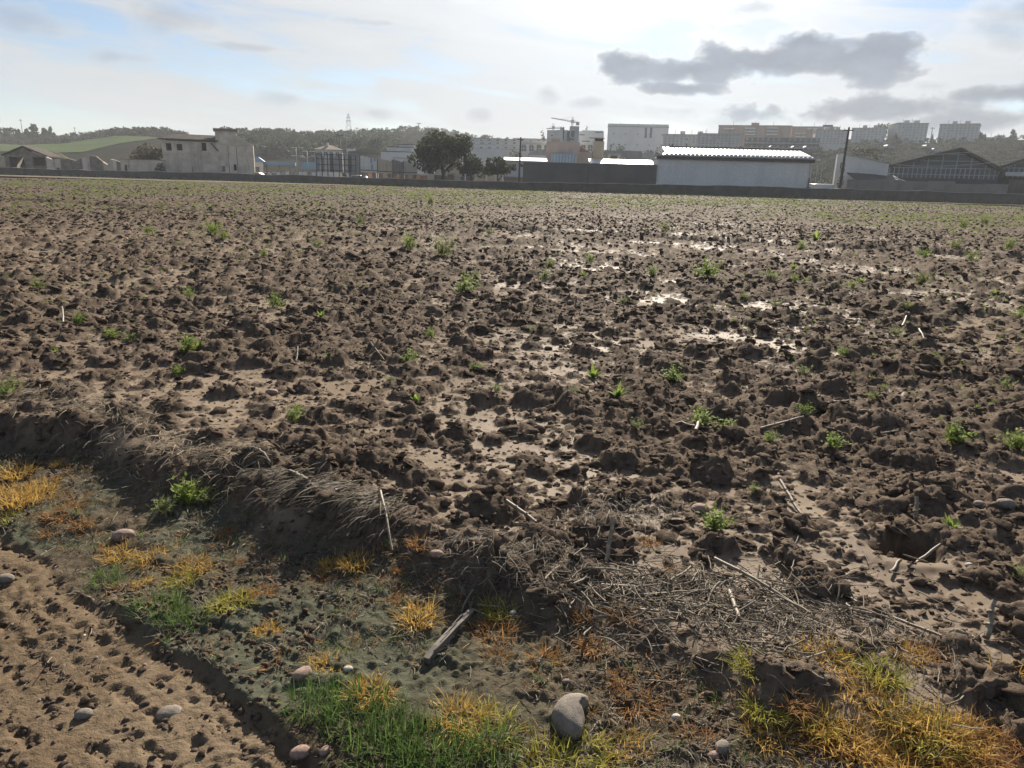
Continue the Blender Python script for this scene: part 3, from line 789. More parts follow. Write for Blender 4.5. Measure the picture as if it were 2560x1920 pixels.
# ---- stalks and sticks: two ends in the photograph, radius
def b_stalk(nt, p):
    tc = nt.nodes.new('ShaderNodeTexCoord').outputs['Generated']
    x, y, z = nsep(nt, tc)
    oi = nt.nodes.new('ShaderNodeObjectInfo')
    geo = nt.nodes.new('ShaderNodeNewGeometry').outputs['Position']
    n = nnoise(nt, geo, 40, 4, .6)
    c = nmix(nt, n.step(.35, .65), (.150, .118, .082), (.270, .225, .168))
    c = nmix(nt, NV(nt, oi.outputs['Random']) * .5, c, (.105, .080, .056))
    nt.links.new(c, p.inputs['Base Color']); bump(nt, p, n, .5, .004)
STALK = principled('dry_stalk', b_stalk, rough=.6, spec=.3)
DARKWOOD = mottled('weathered_board', (.075, .066, .055), (.150, .135, .115), 12, .8, stretch=1)
def stalk(px0, py0, px1, py1, r, label, lift0=.0, lift1=.0, bend=.0, nodes=1):
    r = r * .82
    a, b = on_ground(px0, py0), on_ground(px1, py1)
    a.z += lift0 + r; b.z += lift1 + r
    mb = MB(); mb.smooth = True; n = 6; pts = []
    for k in range(n + 1):
        t = k / n; q = a.lerp(b, t)
        q += Vector((0, 0, bend * math.sin(math.pi * t))) + Vector((rg.normal(0, r * .25), rg.normal(0, r * .25), 0))
        zt = gz(q.x, q.y) + r * .5
        if q.z < zt: q.z = zt
        pts.append(q - a)
    mb.path(pts, [r * (1.12 - .3 * k / n) for k in range(n + 1)], 8)
    o = mb.build('stalk', STALK, None, a); tag(o, label, 'stalk')
    if nodes:
        nb = MB()
        for t in (2, 4):
            d = (pts[t + 1] - pts[t]).normalized() * r * .35
            nb.tube(pts[t] - d, pts[t] + d, r * 1.45, r * 1.3, 8)
        nb.build('stalk_joint', STALK, o)
    return o
stalk(951, 1256, 980, 1389, .0075, 'thin whitish stick lying over the thatched bank', .05, .02, .03, 0)
stalk(725, 1180, 770, 1223, .011, 'broken pale stalk crossing another above the bank', .01, .02)
stalk(745, 1187, 766, 1169, .008, 'short stalk piece crossed under a broken pale one', .0, .015, 0, 0)
stalk(788, 1236, 864, 1226, .009, 'dark grey bent stalk along the top of the thatch', .0, .01, .01)
stalk(600, 1156, 676, 1161, .009, 'long brown stalk lying flat behind the leafy bank weed')
stalk(1265, 1290, 1341, 1312, .010, 'stout grey stalk stub leaning on a clod', .02, .0)
stalk(1782, 1416, 2000, 1532, .0085, 'longest stout stalk slanting above the straw litter', .03, .01, .015)
stalk(2000, 1500, 2260, 1560, .006, 'thin stalk running on from the straw litter over silt', .0, .01, 0, 0)
stalk(1823, 1494, 1845, 1562, .011, 'split stalk piece lying steep across the straw litter', .02, .02)
stalk(1945, 1229, 2000, 1288, .010, 'jointed stalk sticking out from a root clump', .06, .0)
stalk(1519, 1378, 1530, 1332, .011, 'dark stub of a stalk standing upright', .0, .07, 0, 0)
stalk(1503, 1472, 1617, 1477, .008, 'pale stalk lying level across the straw litter', .01, .01)
stalk(1600, 1537, 1704, 1545, .008, 'whitish stalk at the foot of the straw litter', .015, .01)
stalk(2223, 1440, 2261, 1388, .007, 'pale stick leaning over the burrow mouth', .015, .04, 0, 0)
stalk(2293, 1394, 2342, 1397, .008, 'whitish stalk end poking across the burrow', .03, .03, 0, 0)
stalk(2255, 1404, 2325, 1372, .004, 'thin dark twig slanting inside the burrow', .03, .05, 0, 0)
stalk(2288, 1300, 2287, 1275, .012, 'split stalk stump standing among coarse clods', .0, .09, 0)
stalk(2466, 1600, 2470, 1560, .013, 'thick broken stalk stump standing beside the angular stone', .0, .09)
stalk(2231, 1553, 2353, 1599, .007, 'thin stalk pointing at the angular stone', .01, .01)
stalk(1688, 1066, 1778, 1080, .010, 'stalk crossed by a shorter piece below bushy weeds', .01, .01)
stalk(1735, 1092, 1753, 1056, .013, 'short thick piece laid over a crossing stalk', .02, .03, 0, 0)
stalk(1901, 1074, 2006, 1062, .010, 'dark stalk lying flat beneath a feathery weed', .0, .01)
stalk(2050, 1016, 2122, 1010, .013, 'short pale log of stalk among clods')
stalk(2190, 1072, 2245, 1080, .009, 'whitish stalk piece out among dark clods')
stalk(2128, 1036, 2185, 1030, .012, 'stalk piece next to the short pale log')
stalk(1560, 1640, 1480, 1600, .003, 'hair thin twig under the straw litter', .02, .01, .02, 0)
stalk(740, 905, 746, 890, .010, 'small upright pale stalk in the dull brown clods', .0, .05, 0, 0)
stalk(158, 810, 160, 798, .012, 'tiny pale stalk stump beside a feathery weed', .0, .07, 0, 0)
stalk(920, 900, 948, 880, .010, 'slanted stalk beside a heap of roots', .02, .10)
stalk(925, 870, 960, 905, .009, 'second slanted stalk leaning off the root heap', .10, .01)
stalk(2255, 815, 2270, 795, .013, 'bright stalk end catching light at mid field', .02, .06, 0, 0)
stalk(2295, 840, 2312, 858, .013, 'bright bent stalk below another in mid field', .05, .01, 0, 0)
# the split board by the green grass
a, b = on_ground(1065, 1662), on_ground(1181, 1540); d = (b - a); L = d.length
mb = MB(); mb.prism([(0, 0), (L * .25, -.004), (L * .7, .0), (L, .006), (L * .96, .012), (L * .6, .022), (L * .2, .026), (0, .020)], -.012, .010)
for k in range(4): mb.prism([(L * (.1 + .15 * k), .02), (L * (.3 + .17 * k), .018), (L * (.29 + .17 * k), .026), (L * (.12 + .15 * k), .028)], -.010 + .005 * k, -.007 + .005 * k)
o = mb.build('split_board', DARKWOOD, None, a + Vector((0, 0, .008)))
o.rotation_euler = (0, -math.asin(max(-1, min(1, d.z / L))) - .05, math.atan2(d.y, d.x)); tag(o, 'dark weathered split of wood lying on the mud slope', 'wood')

# ---- dead grass: combed thatch hanging over the bank, and loose litter
def thatch(name, pts, n, flow, Ls, label, mat, lift=.05, w=.0035, curl=.35, width_px=(60, 60)):
    V, Fc = [], []
    for k in range(n):
        t = rg.random() * (len(pts) - 1); i0 = min(int(t), len(pts) - 2); u = t - i0
        px = pts[i0][0] * (1 - u) + pts[i0 + 1][0] * u + rg.normal(0, width_px[0]); py = pts[i0][1] * (1 - u) + pts[i0 + 1][1] * u + rg.normal(0, width_px[1])
        p = G(px, py); z0 = gz(p.x, p.y)
        a = flow + rg.normal(0, curl); L = Ls * (.5 + .8 * rg.random()); seg = 5
        q = np.array([p.x, p.y, z0 + lift * rg.random()]); d = np.array([math.cos(a), math.sin(a), .25 + .2 * rg.normal()])
        i = len(V); ww = w * (.6 + .8 * rg.random()) * .5; sd = np.array([-math.sin(a), math.cos(a), .6 * rg.normal()])
        rows = []
        for j in range(seg + 1):
            tt = j / seg; rows.append((q.copy(), ww * (1 - .6 * tt))); d = d / np.linalg.norm(d); q = q + d * L / seg; d = d + np.array([rg.normal(0, .06), rg.normal(0, .06), -.16])
        zg = quick_z(np.array([r_[0][0] for r_ in rows]), np.array([r_[0][1] for r_ in rows]))
        for (q, ww_), g_ in zip(rows, zg):
            q[2] = max(q[2], g_ + .004 + .018 * rg.random())
            V.append(q - sd * ww_); V.append(q + sd * ww_)
        for j in range(seg): Fc.append((i + 2 * j, i + 2 * j + 1, i + 2 * j + 3, i + 2 * j + 2))
    V = np.array(V); c = V.mean(0); c[2] = V[:, 2].min()
    me = mesh_np(name, V - c, np.array(Fc), True); me.materials.append(mat)
    return setting(tag(obj_of(name, me, None, c), label, 'dead grass'), 'stuff', label)
thatch('dead_grass_mat', [(700, 1275), (800, 1285), (900, 1310), (985, 1345)], 1000, R(235), .15, 'combed mat of grey dead grass hanging over the bank', ASHY, .03, .0034, .25, (38, 20))
thatch('dead_grass_fringe', [(-60, 1010), (90, 1030), (230, 1075), (340, 1130)], 1000, R(255), .10, 'shaggy fringe of pale dead grass along the bank top', STRAW, .03, .003, .8, (50, 30))
thatch('dead_grass_tangle', [(340, 1130), (430, 1180), (540, 1215), (640, 1235)], 420, R(250), .12, 'dark tangle of dead stems around leafy bank weeds', STRAW, .05, .003, 1.3, (50, 30))
thatch('dead_grass_roots', [(1440, 1330), (1560, 1330), (1620, 1300)], 260, R(270), .10, 'matted roots hanging from a lifted clod', ASHY, .05, .003, .9, (50, 25))
thatch('dead_grass_heap', [(1130, 1420), (1250, 1470), (1330, 1430)], 260, R(240), .09, 'dark heap of dead stems around a yellow green tuft', ASHY, .02, .0026, 1.0, (60, 30))

def straw_protos(mat, n=6):
    out = []
    for k in range(n):
        V, Fc = [], []; L = 1.0; seg = 4; p = np.zeros(3); a = 0.0; w = .014 + .022 * rg.random() * (k % 3 == 0)
        for j in range(seg + 1):
            V += [p + np.array([0, -w, .0]), p + np.array([0, w, 0.0]), p + np.array([0, 0, w * 1.2])]
            a += rg.normal(0, .22); p = p + np.array([math.cos(a) * L / seg, math.sin(a) * L / seg, rg.normal(0, .03)])
        for j in range(seg):
            for q in range(3):
                r2 = (q + 1) % 3; Fc.append((3 * j + q, 3 * j + r2, 3 * j + 3 + r2, 3 * j + 3 + q))
        V = np.array(V); V -= V.mean(0)
        out.append(proto('straw_bit', V, np.array(Fc), mat))
    return out
def litter():
    P, S = [], []
    def patch(n, px, py, sx, sy, l0, l1):
        X = rg.normal(px, sx, n); Y = rg.normal(py, sy, n)
        g = np.array([G(a, b)[:2] for a, b in zip(X, Y)]); z = ground_z(g[:, 0], g[:, 1])
        P.append(np.stack([g[:, 0], g[:, 1], z + .004 + .028 * rg.random(n)], -1)); S.append(l0 + (l1 - l0) * rg.random(n) ** 2)
    patch(1050, 1680, 1520, 170, 48, .03, .16); patch(520, 1950, 1580, 130, 45, .03, .14); patch(260, 1350, 1440, 110, 40, .03, .13)
    patch(300, 2150, 1650, 160, 50, .03, .12); patch(260, 1850, 1640, 150, 40, .03, .10); patch(300, 500, 1230, 130, 40, .03, .12)
    patch(160, 250, 1300, 150, 60, .02, .08); patch(220, 1250, 1640, 200, 70, .02, .07); patch(250, 2250, 1780, 180, 80, .03, .10); patch(110, 150, 1650, 60, 40, .02, .06)
    P1, S1 = np.concatenate(P), np.concatenate(S); n = len(P1)
    scatter('straw_litter', straw_protos(LITTER), P1, np.stack([rg.normal(0, .2, n), rg.normal(0, .2, n), rg.random(n) * 6.28], -1), S1, rg.integers(0, 6, n), 'grey straw and broken stems strewn along the field edge')
    # broken straw over the whole field
    Ps, Ss = [], []
    for n, d0, d1, pw, l0, l1 in ((1500, 2.6, 9, .7, .02, .12), (5000, 7, 30, .6, .04, .20), (26000, 20, 107, .7, .08, .34)):
        x, y, d = sector(n, d0, d1, pw); z, a = ground_z(x, y, True); k = a['field'] > .7
        s = l0 + (l1 - l0) * RNG.random(n) ** 2.2
        Ps.append(np.stack([x, y, z + .015], -1)[k]); Ss.append(s[k])
    P2, S2 = np.concatenate(Ps), np.concatenate(Ss); n = len(P2)
    scatter('field_straw', straw_protos(STRAW), P2, np.stack([RNG.normal(0, .3, n), RNG.normal(0, .3, n), RNG.random(n) * 6.28], -1), S2, RNG.integers(0, 6, n), 'bits of dry maize straw strewn over the ploughed field')
    # seedlings and tiny weeds that tint the far field
    x, y, d = sector(32000, 3.6, 107, .6); z, a = ground_z(x, y, True)
    m = vnoise(x * .16, y * .10, 401) + .6 * vnoise(x * .5, y * .35, 402) + .35 * sstep(18, 40, d) - .12
    k = (a['field'] > .7) & (m > .12)
    P3 = np.stack([x, y, z + .01], -1)[k]; n = len(P3); dd = d[k]
    s = (.35 + .65 * RNG.random(n)) * (.28 + 1.05 * sstep(4, 60, dd))
    pr = []
    for j in range(4):
        V, Fc = blades(rg, 26, .11, .1, .016, 1.0, .4, 3, .07); pr.append(proto('seedling', V, Fc, PALE if j % 2 else WEED))
    scatter('field_seedlings', pr, P3, np.stack([np.zeros(n), np.zeros(n), RNG.random(n) * 6.28], -1), s, RNG.integers(0, 4, n), 'scattered green seedlings tinting the ploughed field')
    # gravel in the track
    x, y, d = sector(2600, 1.45, 6.5, 1.0, 50); z, a = ground_z(x, y, True); k = (a['field'] < .5)
    P4 = np.stack([x, y, z], -1)[k]; n = len(P4)
    gr = [proto('grit', *pebble(700 + j, False, 2), [ST_G, ST_P, ST_W, ST_P][j]) for j in range(4)]
    scatter('track_gravel', gr, P4, np.stack([RNG.normal(0, .3, n), RNG.normal(0, .3, n), RNG.random(n) * 6.28], -1), .0015 + .008 * RNG.random(n) ** 4, RNG.choice(4, n, p=[.42, .3, .05, .23]), 'fine gravel pressed into the sandy track')
    # low dry grass and stems filling the gaps of the edge strip
    x, y, d = sector(15000, 1.5, 6.0, 1.0, 50); z, a = ground_z(x, y, True); sb, _ = side(BANK, x, y)
    k = (a['field'] < .7) & (a['track'] < .1) & (sb > -.75) & (vnoise(x * 2.2, y * 2.2, 411) + .5 * vnoise(x * 7, y * 7, 412) + sstep(-.5, .0, sb) * .4 > .18)
    P5 = np.stack([x, y, z], -1)[k]; n = len(P5)
    pr = []
    for j in range(4):
        V, Fc = blades(rg, 9, .045, .1, .003, 1.7, .7, 3, .02); pr.append(proto('wisp', V, Fc, [RUSTY, ASHY, STRAW, GREEN][j]))
    scatter('edge_wisps', pr, P5, np.stack([np.zeros(n), np.zeros(n), RNG.random(n) * 6.28], -1), .5 + .8 * RNG.random(n), RNG.choice(4, n, p=[.22, .38, .3, .1]), 'thin wisps of dry and green grass on the field edge')
litter()
# ------------------------------------------------------------------ the land behind the wall
CREST = [(-1500, 340, 420), (-400, 340, 430), (0, 352, 430), (150, 352, 430), (230, 346, 430), (300, 340, 430), (380, 342, 440), (460, 350, 450), (640, 358, 470), (800, 364, 500), (880, 360, 560), (960, 348, 640), (1040, 336, 700), (1100, 340, 700),
         (1180, 354, 650), (1300, 370, 600), (1450, 378, 560), (1600, 382, 540), (1750, 378, 520), (1850, 370, 500), (2000, 360, 480), (2150, 361, 460), (2300, 362, 450), (2460, 360, 430), (2560, 352, 420), (2900, 345, 420), (4200, 340, 420)]
_ca, _cz, _cd = [], [], []
for px, py, D in CREST:
    if px < -500 or px > 3000:
        q = at(-400 if px < 0 else 2900, py, D); _ca.append(-1.6 if px < 0 else 1.6); _cz.append(q.z)
    else:
        q = at(px, py, D); _ca.append(q.x / D); _cz.append(q.z)
    _cd.append(D)
def land_z(X, Y):
    X, Y = np.asarray(X, float), np.asarray(Y, float); a = X / np.maximum(Y, 1)
    zc, D = np.interp(a, _ca, _cz), np.interp(a, _ca, _cd)
    t = np.clip((Y - 190) / (D - 190), 0, 1); s = t * t * (3 - 2 * t)
    back = 1 - .75 * sstep(0, 1, (Y - D) / 900)
    return zc * s * back + fbm(X * .013, Y * .013, 4, 601) * 2.2 * sstep(220, 380, Y) - .03
def lz(x, y): return float(land_z(np.array([x]), np.array([y]))[0])

def grid_sheet(name, xs, ys, zf, mat, kind='structure'):
    X, Y = np.meshgrid(xs, ys); 
    Z = zf(X, Y); n, m = X.shape; i = np.arange(n * m).reshape(n, m)
    f = np.stack([i[:-1, :-1], i[:-1, 1:], i[1:, 1:], i[1:, :-1]], -1).reshape(-1, 4)
    me = mesh_np(name, np.stack([X, Y, Z], -1).reshape(-1, 3), f, True); me.materials.append(mat)
    return setting(link(bpy.data.objects.new(name, me)), kind)
def b_land(nt, p):
    pos = nt.nodes.new('ShaderNodeNewGeometry').outputs['Position']
    n = nnoise(nt, pos, .03, 5, .6); n2 = nnoise(nt, pos, .4, 4, .65)
    c = nmix(nt, n.step(.35, .65), (.022, .023, .013), (.034, .028, .020)); c = nmix(nt, n2.step(.4, .7) * .6, c, (.018, .020, .012))
    nt.links.new(c, p.inputs['Base Color'])
grid_sheet('hillside', np.concatenate([np.linspace(-1400, -520, 24), np.linspace(-500, 500, 220), np.linspace(520, 1400, 24)]), np.concatenate([np.linspace(122, 760, 160), np.linspace(780, 1500, 16)]), land_z, principled('scrub_land', b_land, rough=1.0, spec=.0))
grid_sheet('yard_ground', np.linspace(-200, 200, 60), np.linspace(104, 126, 6), lambda X, Y: -.02 + X * 0 - .015 * (Y > 121.5), mottled('yard_earth', (.13, .11, .085), (.18, .155, .12), .3, 1.0, .0))
grid_sheet('outer_ground', np.linspace(-1400, 1400, 14), np.array([-60, 60, 121.9]), lambda X, Y: X * 0 - .45, mottled('outer_earth', (.075, .060, .042), (.10, .085, .05), .1, 1.0, .0))
# green crop on the slope behind the ruins
xs = np.array([at(p, 380, 325).x for p in range(-600, 345, 30)])
grid_sheet('crop_field', xs, np.linspace(288, 352, 24), lambda X, Y: land_z(X, Y) + .45 + .0 * X, mottled('green_crop', (.068, .094, .042), (.086, .110, .050), .08, 1.0, .0))

# ------------------------------------------------------------------ materials of the buildings
WHITE = mottled('white_render', (.55, .545, .53), (.62, .615, .60), .25, .8, .2, streak=.25, streak_col=(.36, .36, .34))
WHITE2 = mottled('warm_white_render', (.56, .53, .48), (.64, .61, .56), .2, .85, .15, streak=.15, streak_col=(.40, .38, .34))
RUINW = mottled('stained_plaster', (.46, .39, .31), (.64, .56, .46), .55, .95, .08, streak=.75, streak_col=(.10, .092, .082), bmp=.04)
RUIND = mottled('rough_rubble', (.15, .125, .10), (.25, .22, .185), .9, .95, .05, streak=.4, bmp=.08)
BRICKY = mottled('bare_brick', (.26, .17, .125), (.33, .25, .20), .8, .95, .05, bmp=.03)
TILE = mottled('old_roof_tile', (.055, .049, .042), (.085, .075, .064), 1.2, .95, .05, bmp=.05)
TERRA = mottled('terracotta', (.30, .17, .11), (.36, .23, .16), .8, .9, .08)
DARKW = mottled('dark_grey_render', (.085, .085, .082), (.115, .113, .108), .3, .9, .15, streak=.35, streak_col=(.06, .06, .058))
BANKW = mottled('boundary_masonry', (.075, .068, .058), (.120, .108, .092), .8, .95, .05, streak=.3, bmp=.08)
LOWW = mottled('low_grey_wall', (.17, .165, .15), (.23, .215, .19), .5, .95, .08, streak=.4)
OCHRE = mottled('ochre_render', (.42, .34, .235), (.50, .41, .30), .3, .9, .1)
PINK = mottled('faded_pink_render', (.40, .315, .265), (.46, .37, .315), .3, .9, .1, streak=.3)
TAN = mottled('tan_brick_block', (.40, .27, .19), (.46, .33, .25), .15, .9, .1)
GREYB = mottled('pale_block_render', (.40, .41, .38), (.50, .50, .47), .12, .9, .1, streak=.5, streak_col=(.25, .27, .25))
METAL = mottled('white_roof_sheet', (.46, .46, .45), (.55, .55, .53), .6, .35, .5)
DMETAL = mottled('dark_steel', (.045, .048, .05), (.07, .07, .07), 1.0, .6, .4)
FASCIA = mottled('dark_fascia', (.050, .046, .044), (.075, .070, .065), .6, .7, .2)
BLUE = mottled('blue_sheet', (.16, .27, .36), (.22, .33, .42), .4, .5, .4)
GLASS = principled('window_glass', color=(.030, .036, .042), rough=.15, spec=.6)
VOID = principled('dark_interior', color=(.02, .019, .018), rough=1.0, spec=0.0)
GALV = mottled('galvanised_steel', (.30, .31, .31), (.40, .41, .41), 1.0, .5, .4)
WOODP = mottled('tarred_pole', (.045, .040, .036), (.075, .066, .058), 3, .9, .1)
HAZED = mottled('hazed_window', (.25, .26, .25), (.32, .33, .31), 1, .7, .2)  # far windows: distance haze put into a paler pane colour
CONC = mottled('concrete', (.30, .29, .27), (.38, .37, .34), .4, .9, .1, streak=.3)

class Front:
    """a building root at its left front corner; local x runs along the front, y into depth; px, py -> local x, z"""
    def __init__(s, name, label, cat, px0, px1, pyt, Y, group=None, zb=None, yaw=None):
        c = at((px0 + px1) / 2, pyt, Y); s.Y = Y
        s.yaw = -.85 * math.atan2(c.x, c.y) if yaw is None else yaw
        s.x0 = at(px0, pyt, Y).x; s.c, s.s = math.cos(s.yaw), math.sin(s.yaw)
        s.zb = (min(lz(c.x, Y), lz(s.x0, Y)) - .4) if zb is None else zb
        s.W = s.L(px1, pyt)[0]; s.H = s.L((px0 + px1) / 2, pyt)[1]
        s.root = thing(name, label, cat, (s.x0, Y, s.zb), s.yaw, group)
    def L(s, px, py):
        x = 0.0
        for _ in range(6):
            d = s.Y + x * s.s; p = at(px, py, d); k = p.x / d
            x = (k * s.Y - s.x0) / (s.c - k * s.s)
        return x, at(px, py, s.Y + x * s.s).z - s.zb
    def rect(s, px0, px1, py0, py1):
        pm = (px0 + px1) / 2
        a, b = s.L(px0, py0)[0], s.L(px1, py0)[0]
        return a, b, s.L(pm, py1)[1], s.L(pm, py0)[1]
    def part(s, name, mat, *b): return box_part(name, mat, s.root, *b)
WIN = {}
def window(root, x0, x1, z0, z1, y=0.0, mat=None, frame=None, name='window'):
    w, h = round(x1 - x0, 2), round(z1 - z0, 2)
    k = (w, h, (mat or GLASS).name, name)
    if k not in WIN:
        me = MB().box(0, w, -.03, .05, 0, h).mesh(name); me.materials.append(mat or GLASS); WIN[k] = me
    o = obj_of(name, WIN[k], root, (x0, y, z0))
    if frame:
        k = k + (frame.name,)
        if k not in WIN:
            t = .08; m = MB()
            m.box(-t, w + t, -.06, .02, h, h + t); m.box(-t, w + t, -.10, .02, -t, 0); m.box(-t, 0, -.06, .02, 0, h); m.box(w, w + t, -.06, .02, 0, h)
            m.box(w / 2 - .03, w / 2 + .03, -.05, .02, 0, h)
            me = m.mesh('window_frame'); me.materials.append(frame); WIN[k] = me
        obj_of('window_frame', WIN[k], o, (0, 0, 0))
    return o

# ---- boundary wall: one long low wall, its coping in lengths
bw = thing('boundary_wall', 'long low dark masonry wall along the far side of the field', 'wall', (0, 110, 0))
def wall_h(x): return float(np.interp(x, [-80, -40, -8, 10, 30, 80], [1.0, 1.15, 1.05, 1.30, 1.45, 1.50]))
seg = []
for (a, b) in zip(WALL_LINE[:-1], WALL_LINE[1:]):
    n = max(2, int(math.hypot(b[0] - a[0], b[1] - a[1]) / 1.6))
    for k in range(n): seg.append((a[0] + (b[0] - a[0]) * k / n, a[1] + (b[1] - a[1]) * k / n))
seg.append(WALL_LINE[-1])
m = MB(); cp = MB()
for k, (a, b) in enumerate(zip(seg[:-1], seg[1:])):
    ha, hb = (wall_h(q[0]) + .07 * float(vnoise(np.array([q[0] * .35]), np.array([2.0]), 7)[0]) + .04 * float(vnoise(np.array([q[0] * 1.3]), np.array([5.0]), 9)[0]) for q in (a, b))
    A, B = (a[0], a[1] - 110), (b[0], b[1] - 110)
    m.hexa([(A[0], A[1], -.5), (B[0], B[1], -.5), (B[0], B[1] + .4, -.5), (A[0], A[1] + .4, -.5), (A[0], A[1], ha), (B[0], B[1], hb), (B[0], B[1] + .4, hb), (A[0], A[1] + .4, ha)])
    cp.hexa([(A[0], A[1] - .05, ha), (B[0], B[1] - .05, hb), (B[0], B[1] + .45, hb), (A[0], A[1] + .45, ha), (A[0], A[1] - .05, ha + .06), (B[0], B[1] - .05, hb + .06), (B[0], B[1] + .45, hb + .06), (A[0], A[1] + .45, ha + .06)])
m.build('wall_body', BANKW, bw); cp.build('coping', CONC, bw)
# weeds at the foot of the wall
pr = []
for j in range(4):
    V, Fc = blades(rg, 30, .45, .1, .05, .8, .4, 3, .25); pr.append(proto('verge_clump', V, Fc, [PALE, STRAW, WEED, ASHY][j]))
n = 900; t = rg.random(n) * (len(seg) - 1); i0 = t.astype(int).clip(0, len(seg) - 2); u = t - i0; sa = np.array(seg)
pp = sa[i0] * (1 - u)[:, None] + sa[i0 + 1] * u[:, None]
scatter('wall_foot_grass', pr, np.stack([pp[:, 0], pp[:, 1] - .3 - .9 * rg.random(n), np.zeros(n)], -1), np.stack([np.zeros(n), np.zeros(n), rg.random(n) * 6.28], -1), .35 + .7 * rg.random(n), rg.integers(0, 4, n), 'rough grass along the foot of the boundary wall')

# ------------------------------------------------------------------ trees
TREE_D = leafy('dark_oak_leaf', (.022, .032, .014), (.050, .064, .026), .5, .25, .6)
TREE_M = leafy('olive_leaf', (.040, .052, .024), (.075, .086, .040), .5, .25, .6)
TREE_B = leafy('brown_scrub_leaf', (.060, .052, .030), (.095, .085, .045), .5, .2, .7)
BARK = mottled('bark', (.050, .042, .034), (.085, .072, .058), 2, .95, .05)
def crown(lobes, n, leaf, seed, hole=0.0):
    """leaf clumps over and through a set of ellipsoid lobes (x, y, z, rx, ry, rz)"""
    r2 = np.random.default_rng(seed); V = []
    vol = np.array([l[3] * l[4] * l[5] for l in lobes]) ** (2 / 3); pick = r2.choice(len(lobes), n, p=vol / vol.sum())
    Lb = np.array(lobes)[pick]
    d = r2.normal(size=(n, 3)); d /= np.linalg.norm(d, axis=1)[:, None]
    rr = (.45 + .6 * r2.random(n) ** .6)
    c = Lb[:, :3] + d * Lb[:, 3:] * rr[:, None]
    if hole:
        hole = hole
        q = np.array([mnoise.noise(Vector(p * hole + np.array([seed, 3.1, 7.7]))) for p in c]); c = c[q > -.30]; n = len(c)
    u = r2.normal(size=(n, 3)); u /= np.linalg.norm(u, axis=1)[:, None]; w = np.cross(u, r2.normal(size=(n, 3))); w /= np.linalg.norm(w, axis=1)[:, None]
    s = leaf * (.5 + .9 * r2.random(n))[:, None]
    V = np.stack([c - u * s, c - w * s * .55, c + u * s, c + w * s * .55], 1).reshape(-1, 3)
    return V, np.arange(4 * n).reshape(n, 4)
def round_lobes(W, H, r2, k=9, low=.35, flat=1.0):
    out = [(0, 0, H * .66, W * .30, W * .30, H * .26)]
    for j in range(k):
        a = j * 2.4 + r2.random(); q = .18 + .18 * r2.random()
        out.append((math.cos(a) * W * q * 1.2, math.sin(a) * W * q * 1.2, H * (low + .1 + (.72 - low) * r2.random()), W * (.16 + .10 * r2.random()), W * (.16 + .10 * r2.random()), H * (.10 + .09 * r2.random()) * flat))
    return out
def tree(name, label, px, base_py, top_py, w_px, Y, mat, n=700, leaf=.3, kind='round', group=None, seed=1, z=None):
    b = at(px, base_py, Y); zb = (lz(b.x, Y) - .1) if z is None else z
    H = at(px, top_py, Y).z - zb; W = w_px / (F_PX / Y) * .98
    r2 = np.random.default_rng(seed)
    root = thing(name, label, 'tree', (b.x, Y, zb), 0, group)
    if kind == 'round': lobes = round_lobes(W, H, r2)
    elif kind == 'big': lobes = round_lobes(W, H, r2, 20, .28)
    elif kind == 'umbrella': lobes = [(0, 0, H * .82, W * .42, W * .42, H * .14)] + [(W * .25 * math.cos(q), W * .25 * math.sin(q), H * .8, W * .24, W * .24, H * .12) for q in range(6)]
    elif kind == 'tall': lobes = [(W * .1 * r2.normal(), W * .1 * r2.normal(), H * (.35 + .6 * q / 6), W * (.34 - .03 * q), W * (.34 - .03 * q), H * .12) for q in range(7)]
    elif kind == 'cone': lobes = [(0, 0, H * (.12 + .8 * q / 7), W * .46 * (1 - q / 8), W * .46 * (1 - q / 8), H * .10) for q in range(8)]
    else: lobes = [(W * .3 * r2.normal(), W * .3 * r2.normal(), H * (.5 + .4 * r2.random()), W * .16, W * .16, H * .10) for q in range(8)]
    V, Fc = crown(lobes, n, leaf, seed, hole=2.2 / max(W, 1) * 1.6)
    me = mesh_np('crown', V, Fc); me.materials.append(mat); obj_of('crown', me, root)
    m = MB(); m.smooth = True; tr = max(.12, H * .035)
    m.path([(0, 0, -.3), (tr * .3, 0, H * .2), (-tr * .4, tr * .2, H * .42), (0, 0, H * .7)], [tr * 1.3, tr, tr * .75, tr * .25], 8)
    for k in range(5):
        a = k * 1.3 + r2.random(); l = W * (.22 + .14 * r2.random()); z0 = H * (.22 + .08 * k)
        m.path([(0, 0, z0), (math.cos(a) * l * .5, math.sin(a) * l * .5, z0 + H * .14), (math.cos(a) * l, math.sin(a) * l, z0 + H * .26)], [tr * .6, tr * .4, tr * .12], 6)
    m.build('trunk', BARK, root)
    return root
tree('oak_tree', 'large dark spreading tree with forked trunk before the white building', 1107, 449, 322, 150, 128, TREE_D, 8500, .27, 'big', seed=3, z=0)
tree('oak_tree', 'smaller dark tree between the large tree and the bushy one', 1178, 450, 388, 66, 126, TREE_D, 1500, .22, seed=5, z=0)
tree('bushy_tree', 'bushy dark tree with low crown beside the utility pole', 1243, 452, 386, 72, 124, TREE_D, 2000, .22, seed=8, z=0)
